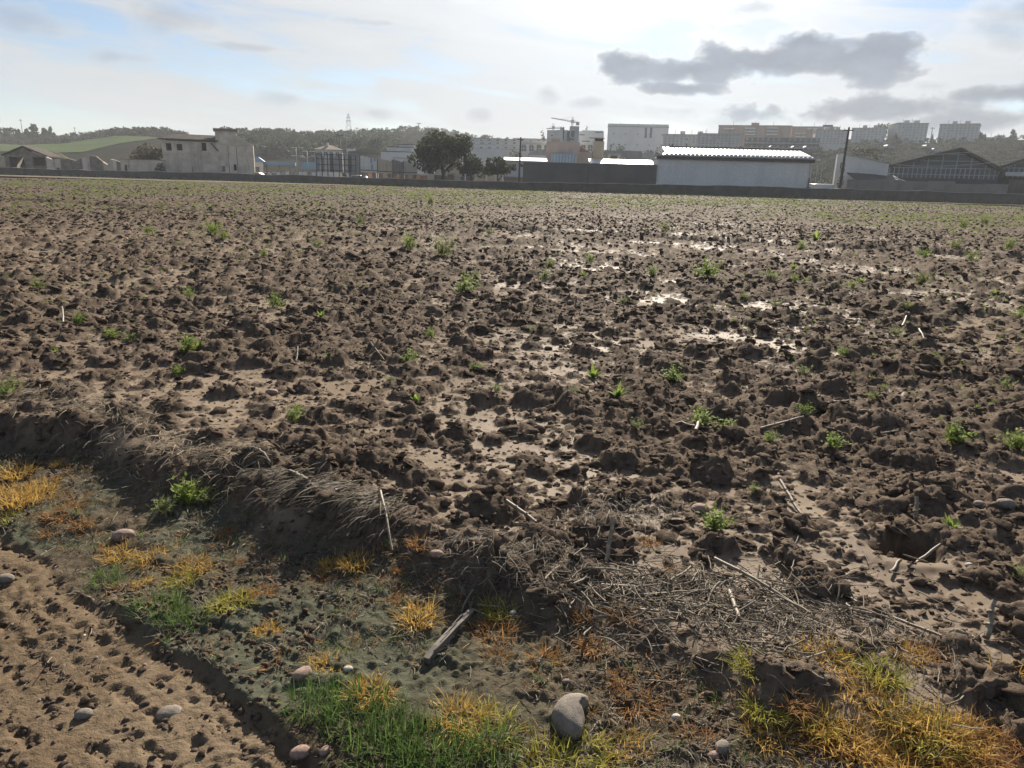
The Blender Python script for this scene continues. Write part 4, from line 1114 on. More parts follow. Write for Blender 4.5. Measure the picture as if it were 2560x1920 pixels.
for px, b, t, w, Y, k, lab in ((15, 372, 316, 60, 400, 'round', 'broad hill tree at the end of the crop field'), (90, 372, 313, 34, 395, 'tall', 'tallest round-headed tree of the clump on the left hill'), (52, 372, 326, 20, 395, 'tall', 'thin tree between two bigger crowns of the hill clump'),
        (72, 372, 324, 20, 400, 'tall', 'slender tree just beside the tallest of the hill clump'), (117, 372, 322, 22, 400, 'tall', 'pale airy tree behind the hill clump'), (131, 372, 320, 20, 398, 'tall', 'pointed tree at the outer end of the hill clump'), (142, 372, 334, 16, 400, 'tall', 'low feathery tree beside the pointed one on the hill')):
    tree('hill_tree', lab, px, b, t, w, Y, TREE_M, 420, .75, k, 'trees on the left hill', seed=int(px) + 20)
for px, b, t, w, lab in ((826, 372, 341, 46, 'rounder umbrella pine beside the chimney pole'), (858, 374, 348, 34, 'flat umbrella pine under the tall pylon'), (895, 372, 344, 30, 'umbrella pine at the foot of the short mast'), (940, 366, 341, 34, 'umbrella pine on the rising slope behind the white building')):
    tree('umbrella_pine', lab, px, b, t, w, 330, TREE_D, 520, .5, 'umbrella', 'umbrella pines behind the hoardings', seed=int(px))
tree('hilltop_tree', 'airy tree with bare stems on the domed hilltop', 1026, 345, 320, 26, 640, TREE_M, 300, .8, 'round', seed=61)
tree('hilltop_tree', 'low bush tree next to the airy hilltop tree', 1000, 345, 327, 20, 640, TREE_M, 200, .8, 'round', seed=62)
tree('tall_shrub_tree', 'feathery tree before the arcaded building roof', 1356, 352, 328, 24, 330, TREE_B, 260, .45, 'tall', seed=63)
tree('tall_shrub_tree', 'small feathery tree on the stepped white roof skyline', 1467, 345, 317, 14, 420, TREE_B, 160, .5, 'tall', seed=64)
tree('street_tree', 'round tree beside the white warehouse gable, larger of two', 1682, 375, 352, 40, 260, TREE_M, 500, .4, seed=65)
tree('street_tree', 'round tree beside the white warehouse gable, smaller of two', 1652, 378, 354, 26, 262, TREE_M, 300, .4, seed=66)
tree('conifer', 'small conifer above the warehouse roof', 1716, 375, 348, 22, 262, TREE_M, 300, .35, 'cone', seed=67)
tree('conifer', 'big dark pyramid conifer between two tower blocks', 2236, 372, 332, 46, 400, TREE_D, 800, .55, 'cone', seed=68)
tree('block_tree', 'wide dark tree rising behind the second tower block', 2192, 358, 304, 52, 470, TREE_D, 800, .7, 'round', seed=69)
tree('conifer', 'slim dark cypress between the third and fourth tower block', 2327, 364, 336, 14, 420, TREE_D, 260, .45, 'cone', seed=70)
tree('block_tree', 'dark tree leaning on the fourth tower block', 2442, 370, 330, 28, 420, TREE_D, 420, .55, 'tall', seed=71)
tree('block_tree', 'tall thin tree past the last tower block', 2456, 368, 336, 14, 425, TREE_M, 240, .5, 'tall', seed=72)
tree('eucalyptus', 'tall ragged eucalyptus at the end of the low pale block', 2527, 368, 324, 18, 420, TREE_D, 340, .5, 'tall', seed=73)
tree('block_tree', 'round little tree on the low pale block skyline', 2501, 352, 336, 12, 430, TREE_D, 160, .5, 'round', seed=74)
tree('bushy_tree', 'tan bushy tree behind the white shed and leaning pole', 2165, 405, 362, 80, 175, TREE_B, 1300, .28, 'round', seed=75)
tree('ruin_tree', 'bare twiggy tree smothering the end of the ruined house', 372, 420, 352, 78, 132, TREE_B, 1500, .22, 'round', seed=76, z=0)
tree('ruin_shrub', 'small brown shrub before the ruined wall', 402, 430, 403, 24, 124, TREE_B, 260, .16, 'round', seed=77, z=0)
tree('hospital_tree', 'round grey green tree below the arcaded front', 1288, 396, 372, 34, 250, TREE_M, 420, .35, 'round', seed=78)
tree('hospital_tree', 'low tree beside the ochre tower', 1545, 395, 358, 46, 300, TREE_M, 420, .45, 'round', seed=79)
tree('hospital_tree', 'grey green tree under the big windowless block', 1520, 398, 362, 30, 280, TREE_M, 320, .45, 'round', seed=80)
tree('hospital_tree', 'dim tree below the pale cliff of blocks', 1618, 398, 370, 36, 300, TREE_M, 320, .45, 'round', seed=81)
# woods that read as one mass
def wood(name, n, px0, px1, y0, y1, h0, h1, mats, label, seed, edge=None):
    r2 = np.random.default_rng(seed); pr = []
    for j in range(4):
        V, Fc = crown(round_lobes(.8, 1.0, r2, 6, .15), 170, .085, seed + j, 2.5); pr.append(proto('wood_tree', V, Fc, mats[j % len(mats)]))
    px = px0 + (px1 - px0) * r2.random(n); Y = y0 + (y1 - y0) * r2.random(n)
    X = np.array([at(a, 370, b).x for a, b in zip(px, Y)]); s = h0 + (h1 - h0) * r2.random(n) ** 1.8
    scatter(name, pr, np.stack([X, Y, land_z(X, Y) - .3], -1), np.stack([np.zeros(n), np.zeros(n), r2.random(n) * 6.28], -1), s, r2.integers(0, 4, n), label)
wood('hill_wood', 1500, -500, 470, 356, 450, 2.0, 5.2, [TREE_B, TREE_M, TREE_B], 'scrubby brown green wood covering the left hill', 31)
wood('pine_wood', 800, 560, 1000, 300, 520, 4, 8.5, [TREE_D, TREE_M, TREE_D], 'dark wood on the slope behind the hoardings', 32)
wood('dome_scrub', 520, 880, 1330, 430, 700, 2, 6, [TREE_M, TREE_B], 'scrub and trees on the domed hill', 33)
wood('terrace_scrub', 2600, 1780, 2900, 200, 430, .8, 3.6, [TREE_D, TREE_M, TREE_D], 'dark scrub on the slope below the tower blocks', 34)
wood('town_shrubs', 420, 1300, 1900, 220, 420, 1.0, 4.5, [TREE_M, TREE_D], 'shrubs between the town buildings', 35)
wood('ruin_brambles', 260, 60, 345, 124, 140, .5, 1.9, [TREE_B, TREE_M], 'brambles grown over the ruined walls', 36)
# ------------------------------------------------------------------ ruins on the left
# gabled shed with two dark openings
f = Front('ruined_shed', 'roofless gabled shed with two dark openings among the ruins', 'ruin', 10, 115, 388, 126, zb=-.1, yaw=.3)
W = f.W; xa, za = f.L(57, 368); h0 = f.L(12, 388)[1]; h1 = f.L(113, 391)[1]
o1, o2 = f.rect(20, 58, 382, 421), f.rect(80, 111, 388, 415)
m = MB().wall(0, W, 0, min(h0, h1), 0, .5, [(o1[0], o1[1], 0.4, min(h0, h1) - .15), (o2[0], o2[1], o2[2], min(h0, h1) - .12)])
m.prism([(0, min(h0, h1)), (W, min(h0, h1)), (W, h1), (xa + 1.4, za - .9), (xa, za), (xa - .5, za - .3), (0, h0)], .002, .498); m.build('wall', RUIND, f.root)
MB().wall(0, .45, 0, min(h0, h1) - .2, .5, 9, []).build('side_wall', RUIND, f.root); MB().box(W - .45, W, .5, 9, 0, min(h0, h1) - .5).build('side_wall', RUIND, f.root)
MB().box(0, W, 8.5, 9, 0, min(h0, h1)).build('rear_wall', RUIND, f.root)
r = MB(); r.hexa([(-.3, -.3, h0 - .1), (xa, -.3, za + .05), (xa, 9, za + .05), (-.3, 9, h0 - .1), (-.3, -.3, h0 + .12), (xa, -.3, za + .25), (xa, 9, za + .25), (-.3, 9, h0 + .12)])
r.hexa([(xa + .02, -.3, za + .05), (W + .3, -.3, h1 - .1), (W + .3, 9, h1 - .1), (xa + .02, 9, za + .05), (xa + .02, -.3, za + .25), (W + .3, -.3, h1 + .12), (W + .3, 9, h1 + .12), (xa + .02, 9, za + .25)])
r.build('roof', TILE, f.root)
# broken wall running to the house
f = Front('ruined_wall', 'crumbling rubble wall with jagged top between shed and ruined house', 'ruin', 114, 322, 398, 126, zb=-.1, yaw=.02)
top = [(114, 392), (128, 398), (150, 396), (172, 397), (190, 402), (204, 396), (222, 388), (240, 391), (256, 404), (268, 412), (276, 398), (290, 401), (305, 408), (322, 399)]
poly = [(f.L(322, 430)[0], 0), (f.L(114, 430)[0], 0)] + [f.L(a, b) for a, b in top]
for (p, q) in zip(poly[2:-1], poly[3:]):
    MB().prism([(p[0], 0), (q[0], 0), (q[0], max(.8, q[1])), (p[0], max(.8, p[1]))], 0, .5).build('wall_length', RUIND if int(p[0] * 3) % 2 else RUINW, f.root)
f = Front('earth_mound', 'overgrown mound of rubble behind the broken wall', 'mound', 80, 235, 378, 138, zb=-.1)
X, Y = np.meshgrid(np.linspace(-2, f.W + 3, 40), np.linspace(-4, 9, 20)); c = f.W * .35
Z = f.H * np.exp(-((X - c) / (f.W * .38)) ** 2) * np.exp(-((Y - 2) / 4.5) ** 2) + fbm(X * .8, Y * .8, 3, 71) * .25
i = np.arange(X.size).reshape(X.shape)
me = mesh_np('earth_mound', np.stack([X, Y, Z - .2], -1).reshape(-1, 3), np.stack([i[:-1, :-1], i[:-1, 1:], i[1:, 1:], i[1:, :-1]], -1).reshape(-1, 4), True)
me.materials.append(mottled('mound_grass', (.070, .072, .032), (.105, .092, .050), .6, 1, .05)); obj_of('mound_surface', me, f.root)

# the long ruined farmhouse: side facing us, then its gable end turned to the right
D0 = 126.0
f = Front('ruined_farmhouse', 'long ruined farmhouse with stained plaster, sagging roof and raised gable', 'ruin', 322, 632, 352, D0, zb=-.1, yaw=.33)
xg = f.L(552, 400)[0]; he = f.L(480, 353)[1]; hr = f.L(480, 337)[1]; xl = f.L(408, 400)[0]
W = f.W
holes = [f.rect(414, 428, 358, 376), f.rect(441, 455, 360, 376), f.rect(503, 515, 357, 377)]
MB().wall(xl, xg, 0, he, 0, .5, holes).build('front_wall', RUINW, f.root)
MB().box(xl + .5, xg, 7.5, 8, 0, he).build('rear_wall', RUINW, f.root); MB().box(xl, xl + .5, .5, 8, 0, he).build('end_wall', RUINW, f.root)
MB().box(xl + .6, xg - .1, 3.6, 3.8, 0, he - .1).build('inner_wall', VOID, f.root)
r = MB(); r.hexa([(xl - .4, -.4, he + .05), (xg - .2, -.4, he + .05), (xg - .2, 4, hr), (xl + 1.8, 4, hr), (xl - .4, -.4, he + .28), (xg - .2, -.4, he + .28), (xg - .2, 4, hr + .22), (xl + 1.8, 4, hr + .22)])
r.hexa([(xl + 1.8, 4.01, hr), (xg - .2, 4.01, hr), (xg - .2, 8.4, he + .05), (xl - .4, 8.4, he + .05), (xl + 1.8, 4.01, hr + .22), (xg - .2, 4.01, hr + .22), (xg - .2, 8.4, he + .28), (xl - .4, 8.4, he + .28)])
ro = r.build('roof', TILE, f.root)
for k in range(9):
    x = xl + 1.4 + k * (xg - xl - 2.6) / 8; MB().box(x - .07, x + .07, -.62, -.40, he - .02, he + .18).build('rafter_end', FASCIA, ro)
MB().box(xl - .5, xg - .3, -.58, -.42, he + .19, he + .30).build('gutter', FASCIA, ro)
zb2 = f.L(480, 382)[1]
MB().box(xl, xg, -.10, -.002, zb2 - .12, zb2 + .12).build('string_course', RUINW, f.root)
for px in (416, 441, 466, 490, 513):
    x = f.L(px, 400)[0]; MB().box(x - .16, x + .16, -.16, -.002, 0, zb2 - .122).build('pilaster', RUINW, f.root)
dp = f.rect(541, 552, 352, 430); zq = f.L(548, 378)[1]; MB().tube((f.L(528, 360)[0], -.2, f.L(528, 358)[1]), (xg - .3, -.2, zq), .12, .12, 6).build('drain_pipe', FASCIA, f.root)
gx0, gx1 = xg + .002, W
zp = f.L(570, 322)[1]; zs = f.L(592, 338)[1]; zr = f.L(630, 362)[1]; xs_ = f.L(592, 340)[0]
door = f.rect(584, 591, 411, 426); hole2 = f.rect(555, 563, 415, 429)
zc = min(zr, f.L(592, 361)[1])
MB().wall(gx0, gx1, 0, zc, -.35, 8.3, [(door[0], door[1], door[2], door[3])]).build('gable_wall', RUINW, f.root)
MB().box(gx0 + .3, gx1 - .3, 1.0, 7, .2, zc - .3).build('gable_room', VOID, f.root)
g = MB(); g.prism([(gx0, zc), (gx1, zc), (gx1, zr), (xs_, zs), (gx0, zs)], -.30, 8.2); g.build('gable_top', RUINW, f.root)
g = MB(); g.box(gx0 - .6, xs_ - .1, -.25, 3.0, zs, zp - .45); g.box(gx0 - .6, gx0 - .002, -.2, 3.0, he * .62, zs); pa = g.build('parapet', RUINW, f.root)
MB().box(gx0 - .85, xs_ + .25, -.5, 3.3, zp - .45, zp).build('parapet_cornice', RUIND, pa)
MB().box(gx0, gx1 + .1, -.45, -.352, zc - .12, zc + .14).build('gable_cornice', RUINW, f.root)
for px in (572, 593): x = f.L(px, 400)[0]; MB().box(x - .05, x + .05, -.39, -.351, .5, zc - .3).build('wall_crack', RUIND, f.root)
MB().box(hole2[0], hole2[1], -.42, -.352, hole2[2], hole2[3]).build('wall_niche', RUIND, f.root)
# low plaster wall in front of the farmhouse end
f2 = Front('plaster_wall', 'low pale plaster wall with a small door opening beside the farmhouse', 'wall', 300, 410, 400, 124.6, zb=-.1, yaw=.05)
d2 = f2.rect(309, 317, 411, 430)
MB().wall(0, f2.W, 0, f2.H, 0, .35, [(d2[0], d2[1], 0.0, d2[3])]).build('wall_body', RUINW, f2.root); MB().box(-.05, f2.W + .05, -.06, .41, f2.H, f2.H + .1).build('coping', RUIND, f2.root)
MB().box(d2[0] + .05, d2[1] - .05, .15, .2, 0, d2[3] - .05).build('door', DMETAL, f2.root)

# ------------------------------------------------------------------ filling station and hoardings
f = Front('service_kiosk', 'small white kiosk with blue grey roof beside the ruined gable', 'kiosk', 632, 657, 404, 150, zb=0)
f.part('wall', WHITE, 0, f.W, 0, 5, 0, f.H); MB().hexa([(-.4, -.4, f.H), (f.W + .4, -.4, f.H), (f.W + .4, 5.4, f.H), (-.4, 5.4, f.H), (.5, .6, f.H + .9), (f.W - .8, .6, f.H + .9), (f.W - .8, 4.4, f.H + .9), (.5, 4.4, f.H + .9)]).build('roof', BLUE, f.root)
window(f.root, .4, 1.1, 1.0, 2.4, 0, GLASS, DMETAL)
def canopy(label, px0, px1, pt, pb, Y):
    f = Front('station_canopy', label, 'canopy', px0, px1, pt, Y, zb=0)
    zb = f.L((px0 + px1) / 2, pb)[1]
    f.part('fascia', BLUE, 0, f.W, 0, 5.5, zb, f.H)
    for x in (.6, f.W / 2, f.W - .6): f.part('column', GALV, x - .15, x + .15, 2.4, 2.7, 0, zb)
    f.part('pump_island', CONC, .8, f.W - .8, 2.0, 3.2, 0, .2)
    for x in (f.W * .3, f.W * .7): f.part('fuel_pump', WHITE, x - .4, x + .4, 2.3, 2.8, .2, 1.8)
canopy('blue station canopy next to the white kiosk', 656, 738, 405, 413, 152)
canopy('shorter blue station canopy next to the steel hoarding frame', 752, 790, 405, 424, 154)
f = Front('panel_fence', 'pale panel fence under the blue canopies', 'fence', 668, 800, 429, 138, zb=0)
n = 12
for k in range(n):
    a, b = f.W * k / n + .03, f.W * (k + 1) / n - .03
    if k % 4 == 1: continue
    f.part('panel', WHITE if k % 3 else GALV, a, b, 0, .06, .1, f.H - (.25 if k < 4 else 0))
for k in range(n + 1): f.part('post', DMETAL, f.W * k / n - .03, f.W * k / n + .03, -.02, .08, 0, f.H)
for lab, px, t, arms in (('tall double headed street lamp above the blue canopies', 743, 369, ((0, 369), (0, 389))), ('wide armed street lamp between the blue canopies', 770, 378, ((-14, 392), (14, 390), (0, 378)))):
    p = at(px, 430, 150); zt = at(px, t, 150).z
    root = thing('street_lamp', lab, 'street lamp', (p.x, 150, 0)); mb = MB(); mb.smooth = True; mb.tube((0, 0, 0), (0, 0, zt), .11, .06, 8); mb.build('pole', GALV, root)
    for dx, py in arms:
        q = at(px + dx, py, 150); x = q.x - p.x
        for sx in ((-.7, .7) if dx == 0 else (0,)):
            MB().box(x + sx - .45, x + sx + .45, -.2, .2, q.z - .1, q.z + .08).build('lamp_head', GALV, root)
        MB().tube((0, 0, q.z - .25), (x if dx else .01, 0, q.z - .1), .04, .04, 5).build('arm', GALV, root)
# cars and a van behind the wall: simple but complete small vehicles
TYRE = principled('tyre', color=(.02, .02, .02), rough=.9); CARGLASS = principled('car_glass', color=(.02, .025, .03), rough=.08, spec=.7)
def car(label, px, Y, paint, van=False, rz=0.0):
    p = at(px, 440, Y); root = thing('van' if van else 'car', label, 'van' if van else 'car', (p.x, Y, 0), rz)
    L, Wd = (4.9, 1.9) if van else (4.2, 1.7)
    prof = [(-L / 2, .35), (L / 2, .35), (L / 2, .85), (L * .42, 1.0), (L * .30, 1.95), (-L / 2 + .05, 2.0), (-L / 2, 1.0)] if van else [(-L / 2, .35), (L / 2, .35), (L / 2, .75), (L * .28, .95), (L * .10, 1.42), (-L * .28, 1.45), (-L * .46, .98), (-L / 2, .9)]
    body = MB().prism(prof, -Wd / 2, Wd / 2).build('body', paint, root)
    top = prof[3:6] if van else prof[3:7]
    for s in (-1, 1):
        if van: MB().prism([(L * .18, 1.15), (L * .36, 1.15), (L * .29, 1.8), (L * .18, 1.8)], s * Wd / 2, s * (Wd / 2 + .01)).build('side_window', CARGLASS, root)
        else: MB().prism([(L * .24, .98), (L * .09, 1.36), (-L * .26, 1.38), (-L * .38, 1.0)], s * Wd / 2, s * (Wd / 2 + .01)).build('side_window', CARGLASS, root)
        for x in (-L * .31, L * .31):
            w = MB(); w.smooth = True; w.tube((x, s * (Wd / 2 - .2), .33), (x, s * (Wd / 2 + .02), .33), .33, .33, 14); wo = w.build('wheel', TYRE, root)
            MB().tube((x, s * (Wd / 2 + .02), .33), (x, s * (Wd / 2 + .03), .33), .19, .19, 10).build('rim', GALV, wo)
        MB().box(L / 2 - .02, L / 2 + .02, s * .62 - .18, s * .62 + .18, .68, .82).build('headlight', GALV, root)
PW_ = principled('white_paint', color=(.50, .51, .51), rough=.45, spec=.4); PS_ = principled('silver_paint', color=(.26, .27, .28), rough=.6, spec=.2)
car('white car beside the kiosk wall', 645, 134, PW_); car('white car under the longer blue canopy', 668, 142, PW_, rz=.2); car('silver car past the kiosk under the canopy', 692, 141, PS_, rz=.1)
car('white van parked under the steel hoarding frame', 842, 133, PW_, True, .3); car('white low car at the end of the hoarding frame', 902, 130, PW_, False, -.35)
# steel hoarding frame seen from behind, with pale corrugated sheets
f = Front('steel_billboard', 'tall dark steel billboard frame with pale ribbed sheets, seen from behind', 'billboard', 788, 890, 381, 127, zb=0)
for k in range(8):
    x = f.W * (k + .1) / 7.2; top = f.H - .5 * k / 7
    f.part('post', DMETAL, x - .07, x + .07, 0, .14, 0, top); MB().hexa([(x - .05, -1.6, 0), (x + .05, -1.6, 0), (x + .05, -1.5, 0), (x - .05, -1.5, 0), (x - .05, -.1, top * .6), (x + .05, -.1, top * .6), (x + .05, -.002, top * .6), (x - .05, -.002, top * .6)]).build('brace', DMETAL, f.root)
for z in (.42, .60, .78, .93): f.part('rail', DMETAL, 0, f.W, -.09, -.001, f.H * z - .05, f.H * z + .05)
zb = f.H * .36
for k in range(9):
    a, b = f.W * k / 9 + .04, f.W * (k + 1) / 9 - .04
    sh = MB()
    for j in range(6):
        q = (b - a) / 6; sh.box(a + q * j, a + q * (j + .55), .20, .25, zb, f.H - .2 - .4 * (k % 3 == 1)); sh.box(a + q * (j + .55), a + q * (j + 1), .24, .29, zb, f.H - .2 - .4 * (k % 3 == 1))
    sh.build('ribbed_sheet', (GALV, CONC, WHITE, LOWW)[k % 4], f.root)
# row of blank hoardings on brick stands
def hoarding(label, px0, px1, pt, pb, mat, Y, paint=None):
    f = Front('hoarding', label, 'billboard', px0, px1, pt, Y, 'hoardings beside the large tree', zb=0)
    zb = f.L((px0 + px1) / 2, pb)[1]
    n = 4
    for k in range(n): f.part('panel', mat, f.W * k / n + .01, f.W * (k + 1) / n - .01, 0, .1, zb, f.H - .12 * k)
    f.part('rail', DMETAL, 0, f.W, -.08, -.002, zb + .3, zb + .42); f.part('edge_post', DMETAL, -.12, -.002, -.05, .2, 0, f.H)
    for x in (f.W * .2, f.W * .8): f.part('stand', BRICKY, x - .35, x + .35, .12, .6, 0, zb)
    if paint:
        for k, (u0, u1, v0, v1) in enumerate(paint): f.part('painted_patch', BLUE, f.W * u0, f.W * u1, -.012, -.003, zb + (f.H - zb) * v0, zb + (f.H - zb) * v1)
    return f
hoarding('pale hoarding with blue smears at its edge', 900, 942, 390, 431, WHITE2, 129, ((.60, .72, .55, .9), (.64, .76, .2, .5), (.8, .93, .7, .85)))
hoarding('beige hoarding with a rusty stain', 944, 980, 397, 434, mottled('beige_sheet', (.44, .37, .27), (.50, .43, .33), .5, .7, .2, streak=.6, streak_col=(.36, .20, .08)), 129.5)
hoarding('grey hoarding between beige and cream ones', 981, 1008, 399, 436, LOWW, 130)
hoarding('cream hoarding nearest the large tree', 1010, 1043, 402, 437, mottled('cream_sheet', (.46, .44, .36), (.52, .50, .42), .5, .7, .2), 130.5)
f = Front('brick_base_wall', 'low brick and plaster wall under the hoardings', 'wall', 920, 1185, 434, 133, zb=0, yaw=0.0)
for k in range(16): f.part('bay', (BRICKY, WHITE2, LOWW, BRICKY)[k % 4], f.W * k / 16, f.W * (k + 1) / 16 - .02, 0, .3 + .02 * (k % 3), 0, f.H - .15 * (k % 3))
f.part('coping', WHITE, 0, f.W, -.05, .38, f.H + .002, f.H + .12)
sg = at(1075, 430, 127); root = thing('road_sign', 'round road sign seen from behind under the large tree', 'sign', (sg.x, 127, 0)); MB().tube((0, 0, 0), (0, 0, 2.1), .04, .04, 6).build('post', GALV, root); MB().tube((0, -.02, 2.3), (0, .02, 2.3), .33, .33, 16).build('disc', DMETAL, root)
for px in (1163, 1190, 1216, 1240, 1257):
    q = at(px, 455, 121); o = MB().tube((0, 0, 0), (0, 0, 2.0), .11, .09, 8).box(-.14, .14, -.14, .14, 2.0, 2.12).build('gate_post', WHITE, None, (q.x, 121, 0)); tag(o, 'white gate post under the small trees', 'post', 'white posts by the small trees')

# ------------------------------------------------------------------ middle distance
# house with hipped tile roof above the steel frame
f = Front('tiled_house', 'house with pale hipped tile roof behind the steel hoarding frame', 'house', 787, 855, 374, 210)
f.part('wall', WHITE2, 0, f.W, 0, 9, 0, f.H); pk = f.L(825, 362)[1]
MB().hexa([(-.5, -.5, f.H + .002), (f.W + .5, -.5, f.H + .002), (f.W + .5, 9.5, f.H + .002), (-.5, 9.5, f.H + .002), (f.W * .45, 3, pk), (f.W * .62, 3, pk), (f.W * .62, 6, pk), (f.W * .45, 6, pk)]).build('roof', mottled('pale_tile', (.26, .20, .155), (.32, .26, .21), .6, .9, .05), f.root)
f.part('chimney', WHITE2, f.W * .42, f.W * .50, 2, 3, f.H, pk + .6)
for k in range(4): window(f.root, f.W * (.1 + .22 * k), f.W * (.1 + .22 * k) + .9, f.H - 1.9, f.H - .6, 0, GLASS, WHITE)
f = Front('flat_roof_house', 'little flat white house beside the tile roofed one', 'house', 866, 886, 372, 214); f.part('wall', WHITE, 0, f.W, 0, 6, 0, f.H); f.part('roof_edge', CONC, -.1, f.W + .1, -.1, 6.1, f.H, f.H + .2); window(f.root, .6, 1.6, f.H - 1.6, f.H - .6)
f = Front('long_shed', 'long brown roofed shed below the domed hill', 'shed', 870, 965, 383, 175); f.part('wall', LOWW, 0, f.W, 0, 8, 0, f.H)
MB().prism([(-.4, f.H), (f.W + .4, f.H), (f.W * .8, f.H + 1.1), (f.W * .35, f.H + .9)], -.3, 8.3).build('roof', mottled('olive_roof', (.13, .13, .10), (.18, .17, .13), .5, .9, .05), f.root)
# stepped white building
f = Front('stepped_white_building', 'stepped windowless white building behind the large tree', 'building', 952, 1046, 361, 160)
for nm, a, b, t, y in (('tall_block', 996, 1046, 361, 3.0), ('middle_block', 966, 1034, 368, 1.5), ('low_block', 952, 1034, 380, .0)):
    r_ = f.rect(a, b, t, 440); f.part(nm, WHITE, r_[0], r_[1], y, y + 12, 0, r_[3]); f.part('parapet_cap', FASCIA, r_[0] - .06, r_[1] + .06, y - .06, y + 12.06, r_[3], r_[3] + .12)
r_ = f.rect(982, 1032, 394, 396); f.part('ledge', CONC, r_[0], r_[1], -.15, -.002, r_[2], r_[3])
f = Front('white_annexe', 'low white annexe with dark window slots under the large tree', 'building', 1043, 1086, 405, 155, zb=0); f.part('wall', WHITE, 0, f.W, 0, 6, 0, f.H); f.part('flat_roof', METAL, -.2, f.W + 2.5, -.3, 6.2, f.H * .42, f.H * .42 + .25)
for k in range(2): window(f.root, f.W * (.3 + .3 * k), f.W * (.3 + .3 * k) + 1.2, f.H * .62, f.H * .62 + .6, 0, GLASS, FASCIA)
# long hospital with rows of windows
f = Front('hospital_block', 'long cream four storey block with rows of small windows', 'building', 1150, 1378, 349, 330)
f.part('wall', WHITE2, 0, f.W, 0, 16, 0, f.H); f.part('roof_edge', CONC, -.3, f.W + .3, -.3, 16.3, f.H, f.H + .35)
pt = f.rect(1282, 1378, 345, 349); f.part('roof_storey', WHITE2, pt[0], pt[1], 3, 12, f.H + .36, pt[3])
for row, py in enumerate((351, 357.5, 369)):
    for k in range(11):
        px = 1180 + k * 20.5
        if px > 1300 and row: continue
        w_ = 4 if row != 1 else (9 if k == 1 else 5)
        q = f.rect(px, px + w_ + 1.5, py - 1.2, py + 1.6); window(f.root, q[0], q[1], q[2], q[3], 0, GLASS)
for py in (354, 363, 373): q = f.rect(1150, 1378, py - .4, py + .4); f.part('string_course', CONC, q[0], q[1], -.12, -.002, q[2], q[3])
# arcaded front
f = Front('arcaded_building', 'cream building with a row of dark arched windows', 'building', 1302, 1502, 355, 310)
f.part('wall', WHITE2, 0, f.W, 0, 14, 0, f.H); f.part('cornice', WHITE2, -.2, f.W + .2, -.4, -.002, f.H - .8, f.H)
def arch(root, x0, x1, z0, z1):
    r_ = (x1 - x0) / 2; c = (x0 + x1) / 2; zz = z1 - r_
    pts = [(x0, z0), (x1, z0), (x1, zz)] + [(c + r_ * math.cos(t), zz + r_ * math.sin(t)) for t in np.linspace(.35, math.pi - .35, 7)] + [(x0, zz)]
    w = MB().prism(pts, -.05, .02).build('arched_window', GLASS, root)
    MB().box(c - .06, c + .06, -.09, -.052, z0, z1 - .1).build('mullion', WHITE2, w); MB().box(x0, x1, -.09, -.052, z0 + (z1 - z0) * .4, z0 + (z1 - z0) * .4 + .12).build('transom', WHITE2, w)
for px in (1304, 1323, 1342, 1361, 1452, 1470, 1489): q = f.rect(px, px + 12, 361, 378); arch(f.root, *q)
for px in (1324,): q = f.rect(px, px + 16, 383, 391); window(f.root, *q)
# white-roofed shed beside the utility pole
f = Front('white_roof_shed', 'low shed with a bright white roof strip behind the bushy tree', 'shed', 1262, 1364, 404, 132, zb=0)
f.part('wall', WHITE, 0, f.W, 0, 9, 0, f.H); rr = f.L(1313, 394)[1]
MB().hexa([(-.3, -.4, f.H + .002), (f.W + .3, -.4, f.H + .002), (f.W + .3, 5, rr), (-.3, 5, rr), (-.3, -.4, f.H + .14), (f.W + .3, -.4, f.H + .14), (f.W + .3, 5, rr + .14), (-.3, 5, rr + .14)]).build('roof', METAL, f.root)
for px in (1281, 1300): q = f.rect(px, px + 8, 412, 416); window(f.root, *q, 0, GLASS, FASCIA)
f.part('lower_wall', BRICKY, -.1, f.W * .5, -.6, -.3, 0, 1.8); f.part('wall_cap', CONC, -.15, f.W * .5, -.65, -.25, 1.8, 1.95)
# pale pink house behind the dark wall
f = Front('pink_house', 'faded pink house standing behind the dark grey wall', 'house', 1366, 1450, 355, 150, zb=0)
f.part('wall', PINK, 0, f.W, 0, 8, 0, f.H); q = f.rect(1378, 1402, 344, 356); f.part('roof_tank', OCHRE, q[0], q[1], 2, 4, f.H, q[3]); q = f.rect(1430, 1460, 366, 410); f.part('side_wing', PINK, f.W + .002, q[1] + 2, 1, 7, 0, f.H * .8)
MB().prism([(f.W, f.H * .8), (f.W + 2.2, f.H * .8), (f.W, f.H * .93)], .9, 7.1).build('wing_roof', TERRA, f.root)
q = f.rect(1380, 1440, 386, 405); f.part('glazed_lean_to', BLUE, q[0], q[1], -2, -.002, 0, q[3])
for k in range(9): x = q[0] + (q[1] - q[0]) * k / 8; f.part('glazing_bar', WHITE2, x - .05, x + .05, -2.06, -2.001, 0, q[3])
